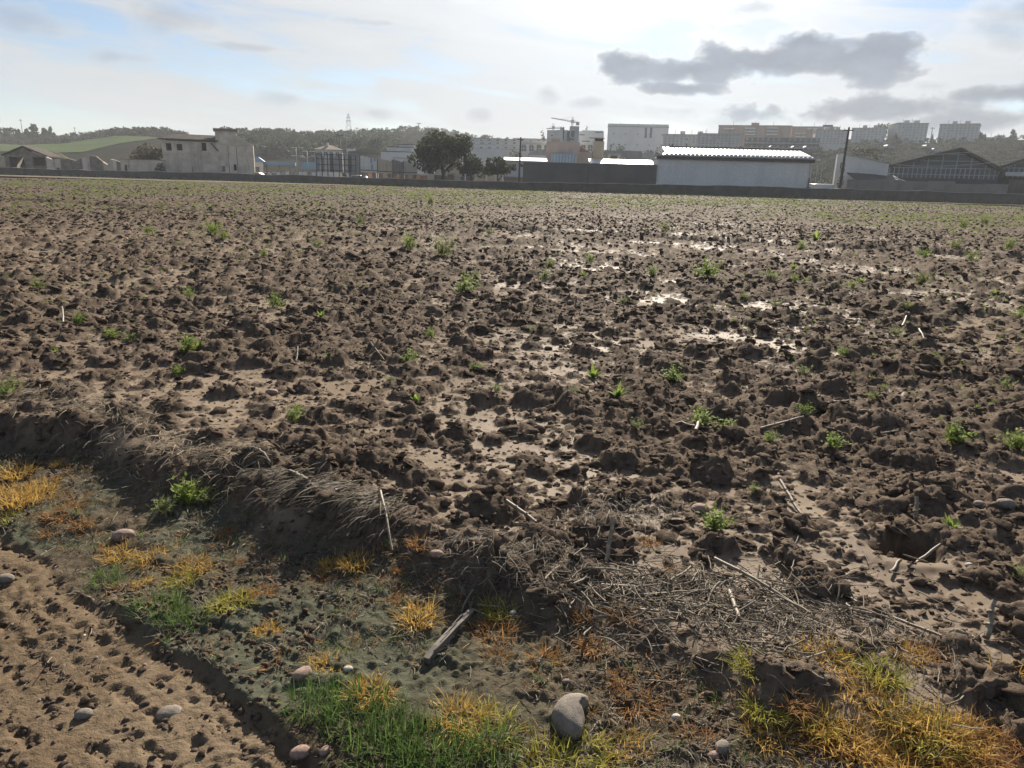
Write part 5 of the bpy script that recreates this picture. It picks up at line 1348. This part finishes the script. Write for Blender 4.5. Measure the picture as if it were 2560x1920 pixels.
# white blocks with the dark lettered panel, and cranes behind
f = Front('clinic_block', 'white clinic block with a dark panel bearing a white curved letter', 'building', 1368, 1448, 326, 290)
f.part('wall', WHITE2, 0, f.W, 0, 12, 0, f.H); q = f.rect(1392, 1420, 325, 350); f.part('grey_bay', WHITE, q[0], q[1], -.4, -.002, q[2] - 8, q[3])
q = f.rect(1425, 1448, 316, 352); tw = f.part('sign_tower', GALV, q[0], q[1], -1.2, 8, 0, q[3])
s_ = f.rect(1427, 1436, 324, 347); z_ = (q[2] + q[3]) / 2
pn = f.part('sign_panel', DMETAL, q[0] - 1.0, q[0] + (q[1] - q[0]) * .5, -1.32, -1.202, q[2] + .2, q[3] - 1.6)
cx, cz, rx_, rz_ = q[0] + 1.1, s_[2] + (s_[3] - s_[2]) / 2, 1.1, (s_[3] - s_[2]) / 2
m = MB()
for t0, t1 in zip(np.linspace(.9, 5.4, 13)[:-1], np.linspace(.9, 5.4, 13)[1:]):
    m.prism([(cx + rx_ * math.cos(t0), cz + rz_ * math.sin(t0)), (cx + rx_ * math.cos(t1), cz + rz_ * math.sin(t1)), (cx + rx_ * .72 * math.cos(t1), cz + rz_ * .84 * math.sin(t1)), (cx + rx_ * .72 * math.cos(t0), cz + rz_ * .84 * math.sin(t0))], -1.36, -1.322)
m.build('white_letter', METAL, f.root)
q = f.rect(1408, 1411, 318, 353); f.part('dark_mast', DMETAL, q[0], q[1], -.6, -.42, q[2], q[3]); q = f.rect(1412, 1420, 333, 348); f.part('white_panel', METAL, q[0], q[1], -.46, -.402, q[2], q[3])
q = f.rect(1378, 1382, 337, 340); window(f.root, *q)
f = Front('terraced_block', 'stepped white block with long window bands behind the ochre tower', 'building', 1447, 1510, 329, 330)
f.part('wall', WHITE, 0, f.W, 0, 14, 0, f.H); q = f.rect(1455, 1509, 326, 332); f.part('upper_storey', WHITE, q[0], q[1], 1, 13, f.H, q[3])
for a, b, py in ((1449, 1462, 337), (1488, 1506, 331), (1455, 1475, 353), (1473, 1500, 345)): q = f.rect(a, b, py - 1.2, py + 1.2); window(f.root, *q)
def crane(label, px, pt, pb, j0, j1, Y):
    p = at(px, pb, Y); zb = lz(p.x, Y); zt = at(px, pt, Y).z; root = thing('tower_crane', label, 'crane', (p.x, Y, zb)); H = zt - zb; m = MB()
    for sx in (-.6, .6):
        for sy in (-.6, .6): m.tube((sx, sy, 0), (sx * .8, sy * .8, H), .14, .12, 4)
    for k in range(int(H / 2.0)): m.tube((-.6, -.6, k * 2.0), (.6, -.6, k * 2.0 + 2.0), .08, .08, 4); m.tube((.6, .6, k * 2.0), (-.6, .6, k * 2.0 + 2.0), .08, .08, 4)
    m.build('mast', DMETAL, root)
    a, b = at(*j0, Y), at(*j1, Y); A, B = (a.x - p.x, 0, a.z - zb), (b.x - p.x, 0, b.z - zb)
    m = MB(); m.tube(A, B, .22, .22, 4); m.tube((A[0], A[1], A[2] + .2), (B[0], B[1], B[2] + 1.1), .12, .12, 4); n = 14
    for k in range(n): t, u = k / n, (k + 1) / n; m.tube(tuple(A[i] + (B[i] - A[i]) * t for i in range(3)), (A[0] + (B[0] - A[0]) * u, 0, A[2] + (B[2] - A[2]) * u + .2 + .9 * u), .07, .07, 4)
    m.build('jib', DMETAL, root); MB().box(B[0] - 1.5, B[0] + 1.0, -.8, .8, B[2] - 1.6, B[2] + .6).build('counterweight', DMETAL, root)
    MB().box(-1.2, 1.2, -1.0, 1.0, H - 4.4, H - 2.2).build('cab', GALV, root); MB().tube((0, 0, H), tuple(A[i] * .6 + B[i] * .0 if i != 2 else A[2] * .6 + B[2] * .4 + .4 for i in range(3)), .05, .05, 4).build('tie_rod', DMETAL, root)
crane('tower crane with a long jib above the lettered panel', 1430, 292, 330, (1378, 295), (1445, 307.5), 560)
crane('smaller tower crane with level jib on the clinic skyline', 1383, 308, 330, (1366, 322), (1405, 320.5), 600)
# ochre tower
f = Front('ochre_tower', 'square ochre tower rising behind the dark grey wall', 'tower', 1484, 1511, 353, 128, zb=0)
f.part('shaft', OCHRE, 0, f.W, 0, 2.2, 0, f.H); q = f.rect(1488, 1509, 346, 352); f.part('dark_louvre', FASCIA, q[0], q[1], .1, 2.1, f.H, q[3]); f.part('cap', OCHRE, 0, f.W, 0, 2.2, q[3], q[3] + .12); f.part('drain_pipe', BRICKY, -.14, -.002, .1, .25, 0, f.H * .8)
# the dark grey wall, in lengths
f = Front('dark_grey_wall', 'long high dark grey wall joining the white warehouse', 'wall', 1308, 1644, 411, 114.5, zb=-.1, yaw=-.02)
a, b = f.L(1308, 405)[1], f.L(1644, 413)[1]; xm = f.L(1472, 410)[0]; hm = a + (b - a) * .5
MB().prism([(0, 0), (xm - .06, 0), (xm - .06, hm), (0, a)], 0, .4).build('wall_length', DARKW, f.root); MB().prism([(xm, 0), (f.W - .03, 0), (f.W - .03, b), (xm, hm)], .02, .42).build('wall_length', DARKW, f.root)
MB().box(xm - .06, xm, .05, .3, 0, hm - .1).build('joint', VOID, f.root); MB().prism([(-.05, a), (xm - .06, hm), (xm - .06, hm + .1), (-.05, a + .1)], -.05, .46).build('coping', CONC, f.root); MB().prism([(xm, hm), (f.W - .03, b), (f.W - .03, b + .1), (xm, hm + .1)], -.03, .48).build('coping', CONC, f.root)
f = Front('sheet_roof_store', 'long bright white sheet roof showing above the dark grey wall', 'shed', 1478, 1640, 412, 122, zb=0, yaw=-.05)
f.part('wall', CONC, 0, f.W, 0, 8, 0, f.H); rr = f.L(1560, 399)[1]
MB().hexa([(-.3, -.4, f.H + .002), (f.W - .2, -.4, f.H + .002), (f.W - .2, 5, rr), (-.3, 5, rr), (-.3, -.4, f.H + .14), (f.W - .2, -.4, f.H + .14), (f.W - .2, 5, rr + .14), (-.3, 5, rr + .14)]).build('roof', METAL, f.root)

# ------------------------------------------------------------------ the white warehouse
f = Front('white_warehouse', 'large windowless white warehouse with ribbed white roof', 'warehouse', 1644, 2032, 401, 114.5, zb=-.1, yaw=-.10)
zl, zr_ = f.L(1644, 396)[1], f.L(2034, 408)[1]; W = f.W; H = (zl + zr_) / 2
n = 12
for k in range(n): f.part('wall_panel', WHITE, W * k / n + .006, W * (k + 1) / n - .006, 0, .2, 0, H)
f.part('wall_core', WHITE, .05, W - .05, .201, 14, 0, H - .05)
f.part('fascia', FASCIA, -.2, W + .3, -.35, -.002, H - .02, H + .62)
f.part('gutter', GALV, -.2, W + .5, -.55, -.352, H + .45, H + .66)
rise, dep = 1.15, 7.0
MB().hexa([(.6, -.3, H + .60), (W, -.3, H + .60), (W, dep, H + .60 + rise), (2.2, dep, H + .60 + rise), (.6, -.3, H + .68), (W, -.3, H + .68), (W, dep, H + .68 + rise), (2.2, dep, H + .68 + rise)]).build('roof', METAL, f.root)
MB().hexa([(2.2, dep + .01, H + .60 + rise), (W, dep + .01, H + .60 + rise), (W, 14.3, H + .5), (.6, 14.3, H + .5), (2.2, dep + .01, H + .68 + rise), (W, dep + .01, H + .68 + rise), (W, 14.3, H + .58), (.6, 14.3, H + .58)]).build('rear_roof', METAL, f.root)
nr = 34
rib = MB().hexa([(0, -.32, 0), (.52, -.32, 0), (.52, dep, rise), (0, dep, rise), (.08, -.32, .20), (.44, -.32, .20), (.44, dep, rise + .20), (.08, dep, rise + .20)]).mesh('roof_rib'); rib.materials.append(METAL)
for k in range(nr):
    x = 1.2 + (W - 1.9) * k / (nr - 1); obj_of('roof_rib', rib, f.root, (x - .1, 0, H + .681))
f.part('ridge_cap', FASCIA, 2.4, W, dep - .15, dep + .2, H + .9 + rise, H + 1.05 + rise)
f.part('drain_pipe', GALV, W - .25, W - .10, -.17, -.002, .4, H); MB().box(W + .3, W + 1.0, -.5, .1, H + .3, H + .55).build('gutter_end', METAL, f.root)
t = at(2020, 470, 111.6); root = thing('stop_valve_post', 'short dark post at the corner of the white warehouse', 'post', (t.x, 111.6, 0)); MB().tube((0, 0, 0), (0, 0, 2.9), .13, .10, 8).build('post', DMETAL, root); MB().box(-.3, .3, -.06, .06, 1.4, 1.6).build('crossbar', DMETAL, root)
t = at(2050, 470, 116); root = thing('storage_tank', 'white horizontal tank lying beside the warehouse', 'tank', (t.x, 116, 0)); m = MB(); m.smooth = True; m.tube((-2.2, 0, 1.55), (2.0, 0, 1.55), .62, .62, 18); m.build('drum', METAL, root)
for x in (-1.4, 1.2): MB().box(x - .15, x + .15, -.5, .5, 0, 1.0).build('cradle', CONC, root)
t = at(2042, 470, 124); root = thing('lattice_stair', 'small galvanised lattice mast at the warehouse corner', 'mast', (t.x, 124, 0)); m = MB()
for sx in (-.4, .4): m.tube((sx, 0, 0), (sx, 0, 5.6), .05, .05, 4)
for k in range(8): m.tube((-.4, 0, .7 * k), (.4, 0, .7 * k + .7), .03, .03, 4)
m.build('lattice', GALV, root)

# ------------------------------------------------------------------ sheds on the right
f = Front('white_shed', 'white walled shed with lit end beside the leaning pole', 'shed', 2100, 2225, 398, 121, zb=0)
h0, h1 = f.L(2112, 386)[1], f.L(2222, 409)[1]; xe = f.L(2112, 400)[0]
MB().prism([(xe, 0), (f.W, 0), (f.W, h1), (xe, h0)], 0, 7).build('wall', WHITE, f.root); MB().hexa([(xe - 1.1, 1.0, 0), (xe - .002, 0, 0), (xe - .002, 7, 0), (xe - 1.1, 7, 0), (xe - 1.1, 1.0, h0 + .1), (xe - .002, 0, h0 + .2), (xe - .002, 7, h0 + .2), (xe - 1.1, 7, h0 + .1)]).build('end_wall', METAL, f.root)
MB().prism([(xe, h0 + .002), (f.W + .2, h1 + .002), (f.W + .2, h1 + .14), (xe, h0 + .14)], -.25, 7.2).build('roof', CONC, f.root)
q = f.rect(2102, 2106, 406, 421); f.part('side_window', GLASS, q[0], q[1], .3, .6, q[2], q[3])
f = Front('lean_to', 'dark sagging lean-to roof against the white shed', 'shed', 2130, 2252, 440, 117, zb=0, yaw=-.1)
h0, h1 = f.L(2132, 433)[1], f.L(2250, 441)[1]
MB().hexa([(0, -1.2, h0 - .9), (f.W, -1.2, h1 - .9), (f.W, 2.6, h1), (0, 2.6, h0), (0, -1.2, h0 - .75), (f.W, -1.2, h1 - .75), (f.W, 2.6, h1 + .15), (0, 2.6, h0 + .15)]).build('roof', FASCIA, f.root)
MB().box(.3, f.W - .3, .0, .25, 0, min(h0, h1) - .9).build('wall', LOWW, f.root)
for x in (.2, f.W / 2, f.W - .2): MB().box(x - .08, x + .08, -1.1, -.95, 0, min(h0, h1) - .85).build('post', DMETAL, f.root)
MB().tube((f.W - 1.6, -1.5, h1 - .2), (f.W + .9, -1.5, h1 - .9), .10, .10, 6).build('loose_pipe', METAL, f.root)
# glazed gable sheds
STEELB = mottled('pale_glazing_bar', (.34, .36, .37), (.44, .46, .47), 1, .6, .3)
def gable_shed(label, px0, px1, apex, el, er, Y, base, dep, nb):
    f = Front('glazed_shed', label, 'shed', px0, px1, apex[1], Y, zb=0)
    xa, za = f.L(*apex); z0, z1 = f.L(*el)[1], f.L(*er)[1]; zb = f.L((px0 + px1) / 2, base)[1]; W = f.W
    MB().prism([(0.1, 0), (W - .1, 0), (W - .1, zb), (0.1, zb)], 0, .3).build('plinth', FASCIA, f.root)
    MB().prism([(0.15, zb), (W - .15, zb), (W - .15, z1 - .3), (xa, za - .35), (.15, z0 - .3)], .12, .16).build('glass_front', principled('dusty_glass', color=(.050, .060, .066), rough=.35, spec=.5), f.root)
    MB().box(.2, W - .2, dep - .3, dep, 0, min(z0, z1) - .3).build('rear_wall', DARKW, f.root)
    def top(x): return z0 + (za - z0) * x / xa if x < xa else za + (z1 - za) * (x - xa) / (W - xa)
    for k in range(1, nb):
        x = W * k / nb; tall = k % 3 == 0
        zt = top(x) - .35 if tall else min(top(x) - .35, zb + (za - zb) * .34)
        if zt > zb + .2: MB().box(x - .06, x + .06, .04, .118, zb, zt).build('glazing_bar', STEELB, f.root)
    for q in (.12, .34, .58, .80):
        z = zb + (za - zb) * q; xs2 = [x for x in np.linspace(.2, W - .2, 200) if top(x) - .4 > z]
        if len(xs2) > 2: MB().box(xs2[0], xs2[-1], .03, .039, z - .05, z + .05).build('glazing_rail', STEELB, f.root)
    for nm, A, B, mt in (('roof_slope', (-.9, z0 - .25), (xa, za), METAL), ('roof_slope', (xa + .01, za), (W + .6, z1 - .2), FASCIA)):  # sunlit slope pale, shaded slope dark: the light is put into the roof colours
        MB().hexa([(A[0], -1.0, A[1]), (B[0], -1.0, B[1]), (B[0], dep, B[1]), (A[0], dep, A[1]), (A[0], -1.0, A[1] + .14), (B[0], -1.0, B[1] + .14), (B[0], dep, B[1] + .14), (A[0], dep, A[1] + .14)]).build(nm, mt, f.root)
    for nm, A, B in (('barge_board', (-.9, z0 - .25), (xa, za)), ('barge_board', (xa + .01, za), (W + .6, z1 - .2))):
        MB().hexa([(A[0], -1.08, A[1] - .35), (B[0], -1.08, B[1] - .35), (B[0], -1.001, B[1] - .35), (A[0], -1.001, A[1] - .35), (A[0], -1.08, A[1] + .1), (B[0], -1.08, B[1] + .1), (B[0], -1.001, B[1] + .1), (A[0], -1.001, A[1] + .1)]).build(nm, FASCIA, f.root)
    return f
gable_shed('wide glazed gable shed with one sunlit roof slope', 2222, 2512, (2400, 371), (2256, 417), (2512, 424), 126, 446, 24, 24)
f = gable_shed('second glazed gable shed beyond the wide one', 2508, 2720, (2640, 372), (2508, 420), (2720, 428), 122, 446, 24, 16)
q = f.rect(2512, 2600, 431, 441); f.part('white_awning', METAL, q[0], q[1], -1.6, -.2, q[2], q[3])
f = Front('low_yard_wall', 'low grey wall in front of the glazed shed', 'wall', 2120, 2524, 454, 114.2, zb=-.1, yaw=0.0)
n = 6
for k in range(n): f.part('wall_length', LOWW, f.W * k / n + .01, f.W * (k + 1) / n - .01, .03 * (k % 2), .3, 0, f.H + .12 * (k % 2) - .2 * (k > 3))
f = Front('low_yard_wall', 'low brownish wall beyond the grey one', 'wall', 2526, 2700, 452, 114.6, zb=-.1, yaw=0.0); f.part('wall_length', BANKW, 0, f.W * .5 - .01, 0, .3, 0, f.H); f.part('wall_length', LOWW, f.W * .5 + .01, f.W, .02, .3, 0, f.H - .1)

# ------------------------------------------------------------------ poles, masts and wires
def wire(name, pts, label, r=.02, cat='cable', sag=.8):
    m = MB(); m.smooth = True; n = 16; P = []
    for a, b in zip(pts[:-1], pts[1:]):
        a, b = Vector(a), Vector(b)
        P += [a.lerp(b, k / n) - Vector((0, 0, sag * 4 * (k / n) * (1 - k / n))) for k in range(n)]
    P.append(Vector(pts[-1])); o = P[0].copy()
    m.path([p - o for p in P], [r] * len(P), 5); return tag(m.build(name, GALV, None, o), label, cat)
a, b = at(2123, 318, 113), at(2098, 478, 113)
root = thing('utility_pole', 'thick dark leaning utility pole with creeper beside the white shed', 'pole', (b.x, 113, 0)); m = MB(); m.smooth = True
tx, tz = a.x - b.x, a.z; m.path([(0, 0, -.3), (tx * .5, 0, tz * .5), (tx, 0, tz)], [.22, .18, .13], 10); m.build('shaft', WOODP, root)
MB().box(tx - .7, tx + .7, -.08, .08, tz - .5, tz - .36).build('crossarm', WOODP, root)
for s in (-.6, 0, .6): MB().tube((tx + s, 0, tz - .36), (tx + s, 0, tz - .16), .05, .04, 6).build('insulator', GALV, root)
V, Fc = crown([(tx * .2, 0, tz * .2, .5, .4, 1.4), (tx * .4, 0, tz * .42, .35, .3, 1.0), (tx * .75, 0, tz * .75, .25, .2, .8)], 500, .10, 91); me = mesh_np('creeper', V, Fc); me.materials.append(TREE_D); obj_of('creeper', me, root)
tp = (b.x + tx, 113, tz - .2)
e1 = at(2900, 330, 100); wire('overhead_cable', [tuple(at(2122, 382, 113)), tuple(at(2400, 382, 108)), tuple(e1)], 'upper pale cable running from the leaning pole across the glazed shed', .035, sag=.35)
wire('overhead_cable', [tuple(at(2126, 375, 113)), tuple(at(2290, 415, 110.0)), tuple(at(2620, 385, 104))], 'lower sagging cable from the leaning pole over the shed roof', .035, sag=.5)
a, b = at(1302, 343, 119), at(1297, 456, 119); root = thing('utility_pole', 'slim dark utility pole beside the bushy tree', 'pole', (b.x, 119, 0)); m = MB(); m.smooth = True
m.path([(0, 0, -.3), ((a.x - b.x) * .5, 0, a.z * .5), (a.x - b.x, 0, a.z)], [.17, .14, .10], 8); m.build('shaft', WOODP, root); MB().box(a.x - b.x - .5, a.x - b.x + .5, -.05, .05, a.z - .4, a.z - .3).build('crossarm', WOODP, root)
a = at(1300, 350, 119); wire('thin_wire', [tuple(a), tuple(at(1640, 398, 113.5))], 'thin wire from the slim pole to the white warehouse', .015, sag=.6)
def pylon(label, px, pt, pb, Y, w, arms):
    p = at(px, pb, Y); zb = lz(p.x, Y); H = at(px, pt, Y).z - zb; root = thing('lattice_pylon', label, 'pylon', (p.x, Y, zb)); m = MB(); n = 7
    def hw(t): return w * (1 - t) ** 1.1 + .35
    for sx in (-1, 1):
        for sy in (-1, 1):
            for k in range(n): m.tube((sx * hw(k / n), sy * hw(k / n), H * k / n), (sx * hw((k + 1) / n), sy * hw((k + 1) / n), H * (k + 1) / n), .07, .06, 4)
    for k in range(n):
        a_, b_ = hw(k / n), hw((k + 1) / n)
        for sy in (-1, 1): m.tube((-a_, sy * a_, H * k / n), (b_, sy * b_, H * (k + 1) / n), .035, .035, 4); m.tube((a_, sy * a_, H * k / n), (-b_, sy * b_, H * (k + 1) / n), .035, .035, 4)
    m.build('lattice', GALV, root)
    for t, l in arms: MB().tube((-l, 0, H * t), (l, 0, H * t), .14, .14, 4).build('crossarm', GALV, root)
pylon('tall lattice pylon on the wooded skyline', 873, 284, 360, 420, 2.2, ((.78, 1.6), (.88, 1.3)))
pylon('short square lattice mast next to the tall pylon', 893, 319, 350, 520, .9, ((.95, 1.6),))
for px, t, Y, lab, r in ((849, 333, 260, 'dark chimney pole before the umbrella pines', .35), (1047, 308, 690, 'tall thin antenna on the domed hilltop', .5), (1070, 317, 690, 'shorter antenna with crossbar on the domed hilltop', .35), (51, 297, 420, 'faint mast above the left hill clump', .22), (186, 318, 430, 'faint mast over the hill wood', .2), (2332, 318, 470, 'thin mast between the tower blocks', .3)):
    p = at(px, t, Y); zb = lz(p.x, Y); root = thing('antenna_mast', lab, 'mast', (p.x, Y, zb)); H = p.z - zb; m = MB(); m.smooth = True; m.tube((0, 0, 0), (0, 0, H), r, r * .6, 6); m.build('shaft', DMETAL, root); MB().box(-r * 4, r * 4, -r, r, H * .93, H * .93 + r).build('crossbar', DMETAL, root)

# ------------------------------------------------------------------ blocks on the right hill
def block(name, label, px0, px1, pt, pb, Y, mat, yaw=0.0, rows=6, cols=8, dep=14, group=None, tank=True, wmat=None, wsz=(.9, 1.1)):
    cc = at((px0 + px1) / 2, pt, Y); f = Front(name, label, 'building', px0, px1, pt, Y, group, yaw=yaw - .9 * math.atan2(cc.x, cc.y)); W, H = f.W, f.H
    
    f.part('wall', mat, 0, W, 0, dep, 0, H); f.part('roof_edge', CONC, -.25, W + .25, -.25, dep + .25, H, H + .4)
    zb = f.L((px0 + px1) / 2, pb)[1]; hs = (H - zb) / rows
    for r_ in range(rows):
        for c in range(cols):
            x = W * (c + .5) / cols - wsz[0] / 2
            if (c * 7 + r_ * 3) % 11 == 0: continue
            window(f.root, x, x + wsz[0], zb + hs * r_ + hs * .3, zb + hs * r_ + hs * .3 + min(wsz[1], hs * .55), 0, wmat or HAZED)
    for k in range(2, cols, 3): f.part('pilaster', mat, W * k / cols - .35, W * k / cols + .35, -.5, -.002, 0, H - .1)
    if tank: 
        for u in (.3, .62): f.part('lift_house', mat, W * u, W * u + 2.2, 4, 7, H + .4, H + 2.0)
    for u in (.2, .5, .75): f.part('roof_aerial', DMETAL, W * u, W * u + .12, 3, 3.12, H + .4, H + 2.6)
    return f
f = block('windowless_block', 'big pale block with two tall dark glass strips', 1520, 1672, 318, 372, 400, WHITE, .0, 2, 5, 20, None, False, None, (1.0, .6))
for px in (1613, 1626): q = f.rect(px, px + 5, 319, 345); f.part('glass_strip', GLASS, q[0], q[1], -.2, -.002, q[2], q[3])
f.part('upper_storey', WHITE, 0, f.W, .5, 19.5, f.H + .4, f.H + 1.6)
block('pale_row_block', 'pale hazy row of flats below the windowless block', 1660, 1800, 338, 378, 360, GREYB, .03, 6, 14, 12, 'pale flats on the hill', True)
block('pale_row_block', 'pale hazy flats in front of the tan apartment block', 1745, 1850, 336, 376, 330, GREYB, -.02, 6, 11, 12, 'pale flats on the hill', False)
f = block('tan_apartment_block', 'long tan apartment block with white balconies, the taller one', 1797, 1980, 315, 350, 420, TAN, -.03, 5, 16, 16, 'tan apartment blocks', False)
def balcony(f, a, b, py):
    q = f.rect(a, b, py - 1.6, py + 1.6); bl = f.part('balcony', WHITE2, q[0], q[1], -1.5, -.002, q[2], q[3]); f.part('balcony_slab', CONC, q[0] - .1, q[1] + .1, -1.6, -.003, q[2] - .25, q[2] - .003)
for a, b, ys in ((1811, 1835, (322,)), (1862, 1888, (321, 329, 336)), (1917, 1944, (320, 328, 336))):
    for py in ys: balcony(f, a, b, py)
q = f.rect(1879, 1899, 306, 315); f.part('stair_head', TAN, q[0], q[1], 2, 8, f.H + .4, q[3])
f = block('tan_apartment_block', 'tan apartment block with fewer balconies, the lower one', 1980, 2092, 318, 352, 425, TAN, .02, 5, 10, 16, 'tan apartment blocks', False)
for a, b, ys in ((1986, 2014, (334, 342)), (2018, 2030, (322,)), (2032, 2043, (322,))):
    for py in ys: balcony(f, a, b, py)
f.part('roof_box', FASCIA, f.W * .7, f.W * .92, 2, 6, f.H + .4, f.H + 1.4)
block('grey_green_block', 'grey green block just before the leaning pole', 2040, 2122, 326, 362, 390, GREYB, .08, 6, 9, 12, 'tower blocks on the hill', True)
block('tower_block', 'first pale tower block past the pole, a dark tree behind it', 2131, 2216, 321, 358, 430, GREYB, -.06, 6, 9, 15, 'tower blocks on the hill')
block('tower_block', 'tallest pale tower block, between conifer and cypress', 2246, 2322, 309, 362, 420, GREYB, .25, 8, 8, 17, 'tower blocks on the hill')
block('tower_block', 'widest pale tower block at the end of the row', 2350, 2450, 311, 364, 415, GREYB, -.1, 8, 10, 17, 'tower blocks on the hill')
block('low_pale_block', 'low pale block beyond the last tower block', 2466, 2522, 345, 366, 410, GREYB, .0, 3, 7, 10, None, False)
f = block('dark_terrace_block', 'dark horizontal terraces under the tan apartment blocks', 1862, 2050, 345, 372, 350, DARKW, 0, 3, 14, 8, None, False)
for k in range(3): f.part('terrace_edge', CONC, 0, f.W, -1.2 - .6 * k, -.01, f.H * (.35 + .2 * k), f.H * (.35 + .2 * k) + .35)
for k, (px, py) in enumerate(((1935, 370), (1990, 371), (2020, 371), (2222, 368), (2318, 368), (2340, 377))):
    p = at(px, py, 300); z = lz(p.x, 300)
    root = thing('parked_car', 'silver parked car on the hill road under the blocks', 'car', (p.x, 300, max(z, p.z - .6)), .1 * (k % 5), 'cars on the hill road')
    MB().prism([(-2.1, .3), (2.1, .3), (2.1, .8), (1.2, 1.0), (.5, 1.45), (-1.3, 1.45), (-2.0, 1.0)], -.85, .85).build('body', PS_, root); MB().prism([(1.0, 1.0), (.45, 1.38), (-1.2, 1.38), (-1.7, 1.0)], -.87, -.851).build('side_window', CARGLASS, root)
    for x in (-1.3, 1.3): MB().tube((x, -.88, .33), (x, .88, .33), .33, .33, 10).build('wheel', TYRE, root)
    MB().box(-2.4, 2.4, -1.1, 1.1, -.7, 0).build('parking_slab', DARKW, root)
# small huts between
f = Front('small_hut', 'little pale hut with a dark doorway above the sheet roof', 'hut', 1520, 1552, 386, 200); f.part('wall', WHITE2, 0, f.W, 0, 4, 0, f.H); f.part('roof', CONC, -.3, f.W + .3, -.3, 4.3, f.H, f.H + .25); window(f.root, f.W * .2, f.W * .75, f.H - 1.3, f.H - .3, 0, VOID)
f = Front('round_roof_hall', 'low grey vaulted roof behind the pink house', 'hall', 1320, 1400, 388, 180); m = MB(); m.smooth = False
pts = [(f.W / 2 + f.W / 2 * math.cos(t), f.H + 1.3 * math.sin(t)) for t in np.linspace(0, math.pi, 13)]; m.prism([(0, 0), (f.W, 0)] + pts, 0, 12); m.build('vault', CONC, f.root); f.part('front_band', WHITE2, .2, f.W - .2, -.1, -.002, f.H - .5, f.H)
f = Front('pale_retaining_wall', 'pale hillside terrace below the windowless block', 'wall', 1512, 1700, 378, 270); f.part('wall_length', LOWW, 0, f.W * .5, 0, 3, 0, f.H); f.part('wall_length', CONC, f.W * .5 + .02, f.W, .3, 3, 0, f.H - .6)

# ------------------------------------------------------------------ air
hz = bpy.data.meshes.new('haze'); m = MB().box(-1420, 1420, -70, 1520, -2.0, 84.0); hz = m.mesh('haze')
hm = bpy.data.materials.new('hazy_air'); hm.use_nodes = True; nt = hm.node_tree; nt.nodes.remove(nt.nodes['Principled BSDF'])
pv = nt.nodes.new('ShaderNodeVolumePrincipled'); pv.inputs['Color'].default_value = (.86, .90, .95, 1); pv.inputs['Density'].default_value = .0004; pv.inputs['Anisotropy'].default_value = .0
nt.links.new(pv.outputs[0], nt.nodes['Material Output'].inputs['Volume']); hz.materials.append(hm)
setting(link(bpy.data.objects.new('haze', hz)), 'stuff', 'pale haze in the air over the land')
